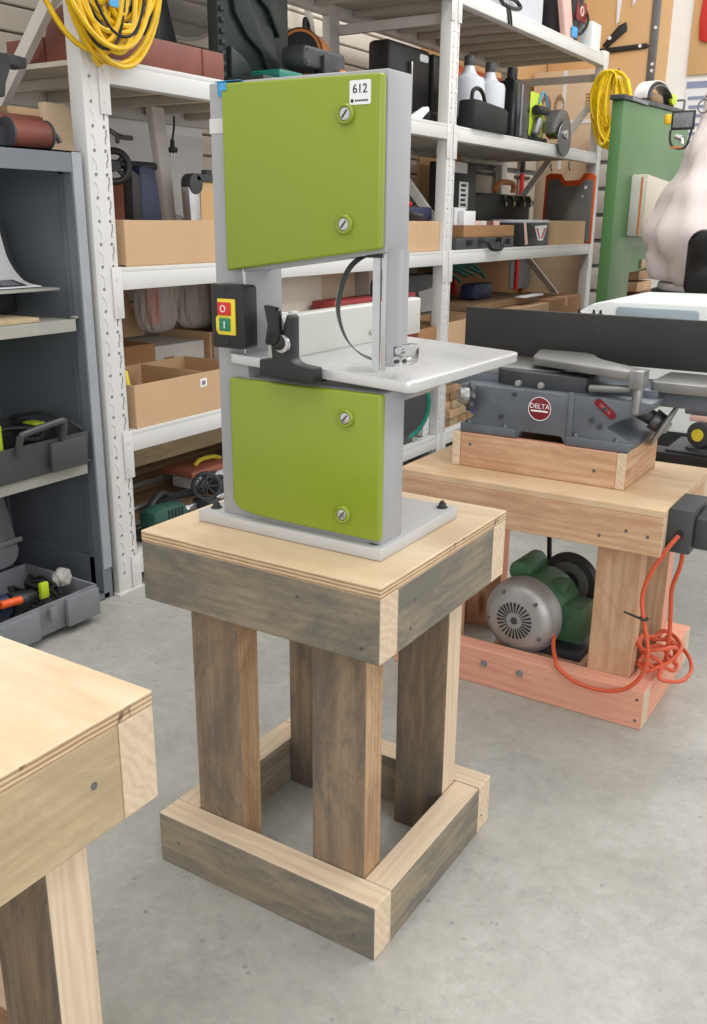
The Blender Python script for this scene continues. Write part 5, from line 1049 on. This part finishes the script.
# ------------------------------------------------------------------ lower shelf, right side and behind the saw
carton('cream_carton', 'tall cream carton seen through the bandsaw throat', -2.235, -2.05, 2.47+.12, 3.02, a1, .90, 'cream', open_=False)
carton('cream_carton', 'pale carton right of the tall cream one behind the bandsaw', -2.32, -2.10, 3.04, 3.34, a1, .905, 'cardlight', open_=False)
carton('cream_carton', 'third pale carton partly hidden by the bandsaw blade', -2.28, -2.05, 3.37, 3.60, a1, .90, 'cream', open_=False)
rcs = thing('red_toolbox', 'dull red toolbox with black handle behind the rip fence', 'toolbox', (-1.97, 3.2, a1))
bm = new(); box(bm, -2.03, -1.925, 2.92, 3.55, a1, .765, .008); obj('box_body', bm, 'redcase', rcs)
bm = new(); tube(bm, [(-1.95, 3.24, .765), (-1.95, 3.235, .80), (-1.95, 3.25, .825), (-1.95, 3.30, .83), (-1.95, 3.36, .828), (-1.95, 3.385, .80), (-1.95, 3.39, .765)], .012, 8, 4); obj('handle', bm, 'black', rcs)
for y in (3.0, 3.48):
    bm = new(); box(bm, -1.925, -1.918, y, y+.04, .70, .75, .002); obj('latch', bm, 'chrome', rcs)
carton('cardboard_box', 'open brown box on the lower shelf left of the middle post', -2.25, -1.94, 3.61, 3.78, a1, .60, 'carddark')
carton('cardboard_box', 'tan open box on the lower shelf right of the middle post', -2.20, -1.93, 3.88, 4.20, a1, .61, 'card')
mc = thing('bench_machine', 'grey machine with a white paper tag on the lower shelf', 'machine', (-2.2, 4.15, a1))
bm = new(); prism(bm, [(3.95, a1), (4.34, a1), (4.34, .74), (4.30, .78), (4.25, .80), (3.98, .80)], 'x', -2.44, -2.22, .01); obj('housing', bm, 'mdgrey', mc)
bm = new(); prism(bm, [(4.10, .72), (4.30, .74), (4.33, .62), (4.14, .62)], 'x', -2.215, -2.212); obj('paper_tag', bm, 'paper', mc)
bm = new(); cyl(bm, (-2.30, 4.342, .74), (-2.30, 4.40, .74), .06, n=24, bev=.01); obj('black_knob', bm, 'black', mc)
bm = new(); q = random.Random(9)
for k in range(5):
    P = [(-2.35+.05*q.random(), 3.95+.1*k, .83+.03*q.random()), (-2.30, 4.2+.1*k, .83+.04*q.random()), (-2.28, 4.45+.1*k, .80+.03*q.random()), (-2.28, 4.7+.08*k, .74+.04*q.random())]
    tube(bm, P, .010, 6)
tag(obj('garden_hose', bm, 'hosegreen', origin=(-2.3, 4.3, .75)), 'loops of dark green hose under the middle shelf', 'hose')
bm = new(); prism(bm, rrect(4.50, 4.74, .66, .74, .02, 4), 'x', -2.18, -2.10, .008); tag(obj('blue_case', bm, 'navy', origin=(-2.14, 4.6, .66)), 'small dark blue case beside the grey machine', 'case')
bm = new(); box(bm, -2.30, -2.02, 4.36, 5.2, .615, .655, .003); tag(obj('wooden_plank', bm, 'board_y', origin=(-2.2, 4.8, .615)), 'thick brown plank lying across the lower shelf cartons', 'plank')
carton('cardboard_box', 'wide flat brown carton on the lower shelf behind the jointer fence', -2.30, -1.94, 4.36, 5.18, a1, .612, 'card', open_=False)
carton('cardboard_box', 'closed brown carton at the right end of the lower shelf', -2.30, -1.94, 5.20, 5.71, a1, .625, 'carddark', open_=False)
bm = new(); box(bm, -2.02, -1.96, 4.86, 5.12, .6555, .664, .001); tag(obj('paper_sheet', bm, 'paper', origin=(-2.0, 5.0, .655)), 'white paper strip lying on the plank of the lower shelf', 'paper')
bm = new(); box(bm, -2.46, -2.43, 4.95, 5.72, a1, .915, .003); tag(obj('cardboard_sheet', bm, 'carddark', origin=(-2.45, 5.3, a1)), 'large brown cardboard sheet at the back of the lower shelf', 'cardboard')
rdb = new(); box(rdb, -2.42, -2.39, 4.86, 4.90, a1+.18, .90, .003); tag(obj('red_blue_bar', rdb, 'red', origin=(-2.4, 4.88, .65)), 'thin red bar behind the lower shelf cartons', 'bar')
# ------------------------------------------------------------------ bottom level
z0 = .1005
def plank(n, lbl, a, b_, wd, th, mat):
    a, b_ = Vector(a), Vector(b_); d = b_-a; t = new(); box(t, 0, d.length, -wd/2, wd/2, -th/2, th/2, .002)
    q = Vector((1, 0, 0)).rotation_difference(d.normalized()).to_matrix().to_4x4(); xf(t, Matrix.Translation(a) @ q)
    return tag(obj(n, t, mat, origin=tuple(a)), lbl, 'board')
plank('plywood_sheet', 'brown plywood sheet lying on the bottom shelf', (-2.30, 1.88, .112), (-2.30, 3.7, .112), .38, .018, 'board_y')
plank('plywood_sheet', 'narrow brown board lying on the plywood sheet', (-2.40, 1.90, .134), (-2.40, 3.5, .134), .14, .02, 'board_y')
plank('wooden_strip', 'long tan strip at the back of the bottom shelf', (-2.46, 2.1, .155), (-2.46, 3.6, .155), .05, .02, 'tan_y')
for i, (x, z) in enumerate(((-2.33, .155), (-2.19, .131), (-2.06, .131))):
    bm = new(); cyl(bm, (x, 1.88, z), (x+.03, 2.9, z), .010, n=14)
    tag(obj('metal_rod', bm, 'alu', origin=(x, 1.88, z)), ['rearmost silver rod on the bottom shelf', 'middle silver rod on the bottom shelf', 'silver rod nearest the shelf front at the bottom'][i], 'rod')
bs = thing('green_sander', 'dark green ribbed power tool at the front of the bottom shelf', 'power tool', (-2.0, 2.1, .12))
bm = new(); prism(bm, [(1.96, .125), (2.125, .125), (2.122, .160), (2.10, .192), (2.0, .200), (1.96, .19)], 'x', -2.02, -1.95, .012); obj('tool_body', bm, 'bosch', bs)
for k in range(5):
    bm = new(); box(bm, -1.951, -1.948, 2.02+.015*k, 2.027+.015*k, .145, .188, .001); obj('vent_slot', bm, 'black', bs)
bm = new(); box(bm, -2.04, -1.94, 1.94, 2.14, .1005, .126, .004); obj('base_plate', bm, 'castdk', bs)
bm = new(); cyl(bm, (-1.953, 2.108, .175), (-1.947, 2.108, .175), .007, n=12); obj('white_dot', bm, 'paper', bs)
wb = thing('spoked_pulley', 'small spoked black wheel among metal parts on the bottom shelf', 'wheel', (-2.02, 2.36, .16))
bm = new(); torus(bm, (-2.02, 2.28, .195), (.7, -.7, 0), .045, .007, 28, 8)
for k in range(8):
    a = k*math.pi/4; d = Vector((.5, .5, 0)).normalized()*math.cos(a)+Vector((0, 0, 1))*math.sin(a); cyl(bm, Vector((-2.02, 2.28, .195)), Vector((-2.02, 2.28, .195))+d*.045, .003, n=6)
obj('rim_and_spokes', bm, 'castdk', wb)
bm = new(); box(bm, -2.06, -1.98, 2.25, 2.31, .121, .152, .003); obj('foot', bm, 'castdk', wb)
jn = random.Random(4)
for k, lb in enumerate(('black angled bracket on the bottom shelf left of the spoked wheel', 'dark clamp bar under the spoked wheel', 'crossed dark steel bar beside the red brown sanding block', 'black machine part at the right of the bottom shelf')):
    y = (2.16, 2.42, 2.62, 2.74)[k]; bm = new(); z_ = .13+.02*k
    tube(bm, [(-2.10, y-.10, z_), (-2.12, y, z_+.05), (-2.14, y+.08, z_+.02), (-2.05, y+.14, z_+.04)], .012, 8, 4); box(bm, -2.14, -2.07, y-.02, y+.05, .121, z_+.03, .006)
    tag(obj('metal_part', bm, 'castdk', origin=(-2.1, y, .121)), lb, 'metal part')
sbk = thing('sanding_block', 'white carton carrying orange and brown sanding tools on the bottom shelf', 'box', (-2.2, 2.45, .121))
bm = new(); box(bm, -2.24, -2.12, 2.35, 2.52, .1445, .196, .003); obj('box_body', bm, 'paper', sbk)
tr2 = thing('trowel', 'brown topped orange hand tool lying on the white carton', 'hand tool', (-2.2, 2.5, .1965))
bm = new(); box(bm, -2.25, -2.11, 2.31, 2.56, .1965, .222, .006); obj('brown_plate', bm, 'terracotta', tr2)
bm = new(); tube(bm, [(-2.16, 2.38, .222), (-2.16, 2.41, .238), (-2.16, 2.48, .236), (-2.16, 2.52, .222)], .008, 8, 4); obj('orange_handle', bm, 'yellow', tr2)
bk = new(); prism(bk, rrect(2.02, 2.34, .12, .42, .08, 6), 'x', -2.50, -2.47, .01); tag(obj('black_bin', bk, 'rubber', origin=(-2.48, 2.2, .12)), 'black rounded tub at the back of the bottom shelf', 'tub')
plank('wooden_strip', 'wide cream board standing on edge under the lower left shelf', (-2.215, 2.0, .298), (-2.215, 3.1, .298), .012, .075, 'yel_y')
plank('wooden_strip', 'narrow dark runner under the wide cream board', (-2.215, 2.7, .19), (-2.215, 3.1, .19), .03, .138, 'board_y')
# hose reel and offcuts at the right
hr = thing('hose_reel', 'dark hose reel with green hose beside the bandsaw column', 'hose reel', (-2.05, 3.62, .10))
bm = new(); lathe(bm, [(0, 0), (.03, 0), (.16, .01), (.16, .02), (.03, .03), (.03, .09), (.16, .10), (.16, .11), (0, .12)], (-2.08, 3.58, .27), (.85, -.5, 0), 40); obj('reel', bm, 'dkgrey', hr)
bm = new(); torus(bm, (-1.985, 3.525, .27), (.85, -.5, 0), .155, .011, 44, 8); torus(bm, (-2.0, 3.535, .27), (.85, -.5, 0), .14, .011, 44, 8); obj('hose', bm, 'hosegreen', hr)
bm = new(); box(bm, -2.12, -1.95, 3.50, 3.60, .1005, .14, .004); obj('reel_foot', bm, 'dkgrey', hr)
bm = new(); box(bm, -2.10, -1.96, 3.72, 3.778, .1005, .19, .004); tag(obj('white_block', bm, 'machwhite', origin=(-2.03, 3.75, .1005)), 'white block between the hose reel and the middle post', 'block')
q = random.Random(12); zz = z0
for r_ in range(6):
    y = 3.90
    for c_ in range(4):
        w_ = .07+.05*q.random(); h_ = .034
        bm = new(); box(bm, -2.12-.06*q.random(), -1.95-.02*q.random(), y, y+w_-.006, zz+r_*.0415, zz+r_*.0415+.040, .002)
        tag(obj('timber_offcut', bm, ['fir_x', 'tan_x', 'board_x', 'yel_x'][q.randrange(4)], origin=(-2.04, y, zz+r_*.0415)), 'short timber offcut stacked behind the jointer at the bottom shelf', 'offcut', 'timber offcuts stacked on the bottom shelf'); y += w_
# ------------------------------------------------------------------ machines at the right
gm = thing('large_bandsaw', 'tall green painted floor bandsaw beside the rack end', 'bandsaw', (-1.45, 5.0, 0))
GX = -1.44
bm = new(); prism(bm, [(4.44, 0), (5.05, 0), (5.05, .96), (5.03, .99), (5.60, .99), (5.66, 1.04), (5.66, 1.62), (4.44, 1.62)], 'x', -1.86, GX, .006)
bm.free(); bm = new(); prism(bm, [(4.56, .0), (4.90, .0), (4.90, .93), (5.70, .96), (5.80, 1.0), (5.80, 1.63), (4.56, 1.59)], 'x', -1.475, -1.42, .006); obj('frame', bm, 'mgreen', gm)
bm = new(); prism(bm, [(4.54, 1.590), (5.82, 1.631), (5.82, 1.651), (4.54, 1.612)], 'x', -1.482, -1.412, .003); cp = obj('top_cap', bm, 'castdk', gm)
bm = new(); box(bm, -1.412, -1.410, 4.66, 4.92, 1.598, 1.613); obj('name_plate', bm, 'mdgrey', cp)
bm = new(); prism(bm, [(4.901, .80), (5.8, .82), (5.8, .955), (4.901, .93)], 'x', -1.475, -1.45); obj('table_support', bm, 'mgreen', gm)
bk2 = thing('white_guard', 'white box guard with orange stripe fixed to the green bandsaw', 'guard', (-1.38, 4.9, .98))
bm = new(); prism(bm, [(4.80, .985), (5.35, .970), (5.35, 1.25), (4.80, 1.277)], 'x', -1.4195, -1.345, .004); obj('guard_body', bm, 'cream', bk2)
bm = new(); box(bm, -1.4195, -1.36, 4.792, 4.800, .99, 1.27, .001); obj('guard_edge', bm, 'offwhite', bk2)
bm = new(); box(bm, -1.372, -1.362, 4.789, 4.793, .995, 1.265); obj('orange_stripe', bm, 'copper', bk2)
# offcuts visible under the guard
for i, (z, m_) in enumerate(((.72, 'fir_y'), (.78, 'tan_y'), (.84, 'yel_y'), (.75, 'brownred'))):
    bm = new(); box(bm, -1.56, -1.44, 5.14+.02*i, 5.42+.03*i, z-.024 if i < 3 else .60, z+.024 if i < 3 else .695, .002)
    tag(obj('timber_offcut', bm, m_, origin=(-1.55, 5.1, z-.03)), ['lowest timber offcut in the green bandsaw throat', 'middle timber offcut in the green bandsaw throat', 'top timber offcut in the green bandsaw throat', 'red brown block under the offcuts in the green bandsaw'][i], 'offcut')
bm = new(); box(bm, -1.60, -1.43, 5.0, 5.78, 0, .599, .004); tag(obj('offcut_bin', bm, 'brownred', origin=(-1.56, 5.3, 0)), 'dark bin holding offcuts behind the green bandsaw column', 'bin')
# headband shield on top of the green machine
fs = thing('face_shield', 'clear face shield with grey and lime headband on the green bandsaw', 'face shield', (-1.5, 5.2, 1.64))
arc = [(-1.46, 5.19+.25*math.cos(math.pi*i/12), 1.636+.10*math.sin(math.pi*i/12)) for i in range(13)]
bm = new(); ribbon(bm, arc, (.07, -.02, 0), .006, 3); obj('headband', bm, 'offwhite', fs)
arc2 = [(-1.44, 5.19+.22*math.cos(math.pi*i/12), 1.636+.08*math.sin(math.pi*i/12)) for i in range(13)]
bm = new(); ribbon(bm, arc2, (.05, -.01, 0), .005, 3); obj('inner_band', bm, 'steel', fs)
bm = new(); cyl(bm, (-1.43, 5.40, 1.672), (-1.41, 5.395, 1.672), .028, n=20, bev=.004); obj('pivot_knob', bm, 'lime', fs)
bm = new(); box(bm, -1.475, -1.43, 5.05, 5.25, 1.6335, 1.68, .012); obj('liner', bm, 'board_x', fs)
# dust collector with cloth bag
dc = thing('dust_collector', 'dust collector with tall pale pink cloth bag over a black rim', 'dust collector', (-.9, 4.75, 0))
b = new(); seg = 72; rows = 40; vs = []
def brad(z):
    K = [(.78, .36), (.84, .385), (1.0, .43), (1.15, .37), (1.3, .30), (1.53, .225), (1.75, .16), (2.0, .10), (2.2, .07)]
    for (z0_, r0_), (z1_, r1_) in zip(K, K[1:]):
        if z <= z1_: u = max(0, (z-z0_)/(z1_-z0_)); u = u*u*(3-2*u); return r0_+(r1_-r0_)*u
    return .08
for j in range(rows+1):
    z = .79+(2.2-.79)*j/rows; row = []
    for i in range(seg):
        a = 2*math.pi*i/seg; k = brad(z)
        tw = a+1.6*(z-1); k += .030*(abs(math.sin(3.5*a+2.6*z)))-.03-.030*(1-abs(math.sin(2.5*a-3.1*z+.6)))**3+.018*(1-abs(math.sin(6*a+5.5*z+.8*math.sin(5*z))))**2+.004*math.sin(17*a+9*z)
        if z < .9: k += .02*math.sin(7*a+9*z)
        row.append(b.verts.new((-.83+k*math.cos(a), 4.55+k*math.sin(a), z-.02*math.sin(3*a)*(1 if z < .9 else 0))))
    vs.append(row)
for A, B_ in zip(vs, vs[1:]):
    for i in range(seg): b.faces.new((A[i], A[(i+1) % seg], B_[(i+1) % seg], B_[i]))
b.faces.new(vs[0][::-1]); b.faces.new(vs[-1])
obj('cloth_bag', b, 'cloth', dc, 80)
bm = new(); cyl(bm, (-.83, 4.55, .765), (-.83, 4.55, .795), .34, n=64, bev=.004); obj('pale_collar', bm, 'offwhite', dc)
bm = new(); cyl(bm, (-.83, 4.55, .70), (-.83, 4.55, .765), .365, n=64, bev=.01); obj('black_rim', bm, 'black', dc)
bm = new(); cyl(bm, (-.83, 4.55, .0), (-.83, 4.55, .70), .33, n=64, bev=.01); obj('drum', bm, 'castdk', dc)
bm = new(); cyl(bm, (-.93, 4.13, .86), (-.93, 4.18, .86), .09, n=28, bev=.02); bm.free()
bm = new(); prism(bm, rrect(-.93, -.70, .76, 1.03, .06, 6), 'y', 3.96, 4.03, .02); tag(obj('ear_defender', bm, 'blackgl', origin=(-.8, 4.1, .76)), 'glossy black rounded hood at the right edge before the cloth bag', 'hood')
# things hung from the bag stand
lm = thing('tool_hanger', 'black framed grey mesh plate with ring and orange bar hanging by the cloth bag', 'hanging tool', (-1.12, 4.3, 1.4))
Y = 4.38
def fr(px): return -1.16+(px-672)*(.10/23.)
bm = new(); box(bm, -1.150, -1.052, Y, Y+.012, 1.435, 1.512, .003); obj('frame', bm, 'black', lm)
bm = new(); box(bm, -1.142, -1.060, Y-.003, Y, 1.444, 1.503, .001); obj('mesh_plate', bm, 'screen', lm)
bm = new(); tube(bm, [(-1.105, Y+.005, 1.512), (-1.103, Y+.005, 1.545), (-1.108, Y+.005, 1.553), (-1.135, Y+.005, 1.553)], .005, 8, 4); obj('bent_rod', bm, 'steel', lm)
bm = new(); torus(bm, (-1.022, Y+.005, 1.525), (.3, 1, 0), .026, .0035, 30, 6); obj('ring', bm, 'steel', lm)
bm = new(); tube(bm, [(-1.150, Y+.006, 1.435), (-1.150, Y+.006, 1.40), (-1.135, Y+.006, 1.37), (-1.10, Y+.006, 1.36), (-1.075, Y+.006, 1.375), (-1.062, Y+.006, 1.435)], .005, 8, 4); obj('wire_loop', bm, 'black', lm)
bm = new(); box(bm, -1.145, -1.092, Y, Y+.012, 1.360, 1.370, .003); obj('orange_bar', bm, 'copper', lm)
bm = new(); cyl(bm, (-1.165, Y+.01, 1.46), (-1.165, Y+.01, 1.50), .018, n=16, bev=.006); obj('yellow_grip', bm, 'cordyel', lm)
bm = new(); tube(bm, [(-1.128, Y+.005, 1.41), (-1.10, Y+.005, 1.40), (-1.095, Y+.005, 1.38)], .012, 8, 4); obj('chrome_fitting', bm, 'chrome', lm)
bm = new(); tube(bm, [(-1.022, Y+.005, 1.551), (-1.0, 4.42, 1.60), (-.96, 4.46, 1.64)], .003, 6); obj('hanging_cord', bm, 'black', lm)
# white machine behind the jointer
wm = thing('table_saw', 'white plastic bodied table saw behind the black jointer fence', 'table saw', (-.8, 3.3, 0))
bm = new(); prism(bm, [(-1.18, .62), (-1.15, .70), (-1.10, .755), (-1.05, .785), (-1.00, .797), (-.3, .805), (-.3, .62)], 'y', 3.22, 3.75, .012); wmb = obj('body_top', bm, 'machwhite', wm)
bm = new(); prism(bm, rrect(-.965, -.69, .728, .780, .012, 4), 'y', 3.214, 3.221, .002); obj('recess_panel', bm, 'bluegrey', wm)
bm = new(); box(bm, -.93, -.70, 3.209, 3.215, .731, .741, .001); obj('dark_slot', bm, 'black', wm)
bm = new(); box(bm, -1.10, -1.005, 3.212, 3.222, .733, .754, .003); brk = obj('bracket', bm, 'offwhite', wm)
for x in (-1.092, -1.040, -1.016):
    bm = new(); cyl(bm, (x, 3.205, .748), (x, 3.214, .748), .008, n=14); cyl(bm, (x, 3.209, .755), (x, 3.209, .765), .004, n=10); obj('black_knob', bm, 'black', brk)
bm = new(); box(bm, -1.10, -.35, 3.26, 3.72, .36, .62, .01); obj('lower_body', bm, 'machwhite', wm)
for (x, y) in ((-1.07, 3.3), (-.38, 3.3), (-1.07, 3.68), (-.38, 3.68)):
    bm = new(); cyl(bm, (x, y, 0), (x, y, .36), .018, n=14); obj('leg', bm, 'black', wm)
# mitre saw rail under it
ms = thing('mitre_saw', 'low grey machine on a black rail seen under the jointer table', 'mitre saw', (-.5, 2.7, 0))
bm = new(); box(bm, -.67, -.10, 2.60, 2.68, .405, .442, .003); obj('rail', bm, 'black', ms)
bm = new(); box(bm, -.61, -.12, 2.61, 2.80, .4425, .450, .002); obj('base', bm, 'castdk', ms)
bm = new(); cyl(bm, (-.525, 2.655, .4505), (-.525, 2.655, .458), .0385, n=28); cyl(bm, (-.530, 2.63, .495), (-.500, 2.72, .495), .036, n=28, bev=.004); dd = obj('dial_body', bm, 'castdk', ms)
bm = new(); cyl(bm, (-.5315, 2.6255, .495), (-.530, 2.630, .495), .017, n=24); obj('yellow_dial', bm, 'yellow', ms)
bm = new(); box(bm, -.56, -.46, 2.64, 2.70, .530, .548, .003); obj('pink_block', bm, 'redpink', ms)
bm = new(); box(bm, -.575, -.42, 2.64, 2.72, .5485, .60, .004); obj('head', bm, 'cast', ms)
for x in (-.64, -.14):
    for y in (2.61, 2.66):
        bm = new(); box(bm, x-.012, x+.012, y, y+.012, 0, .405, .002); obj('leg', bm, 'black', ms)
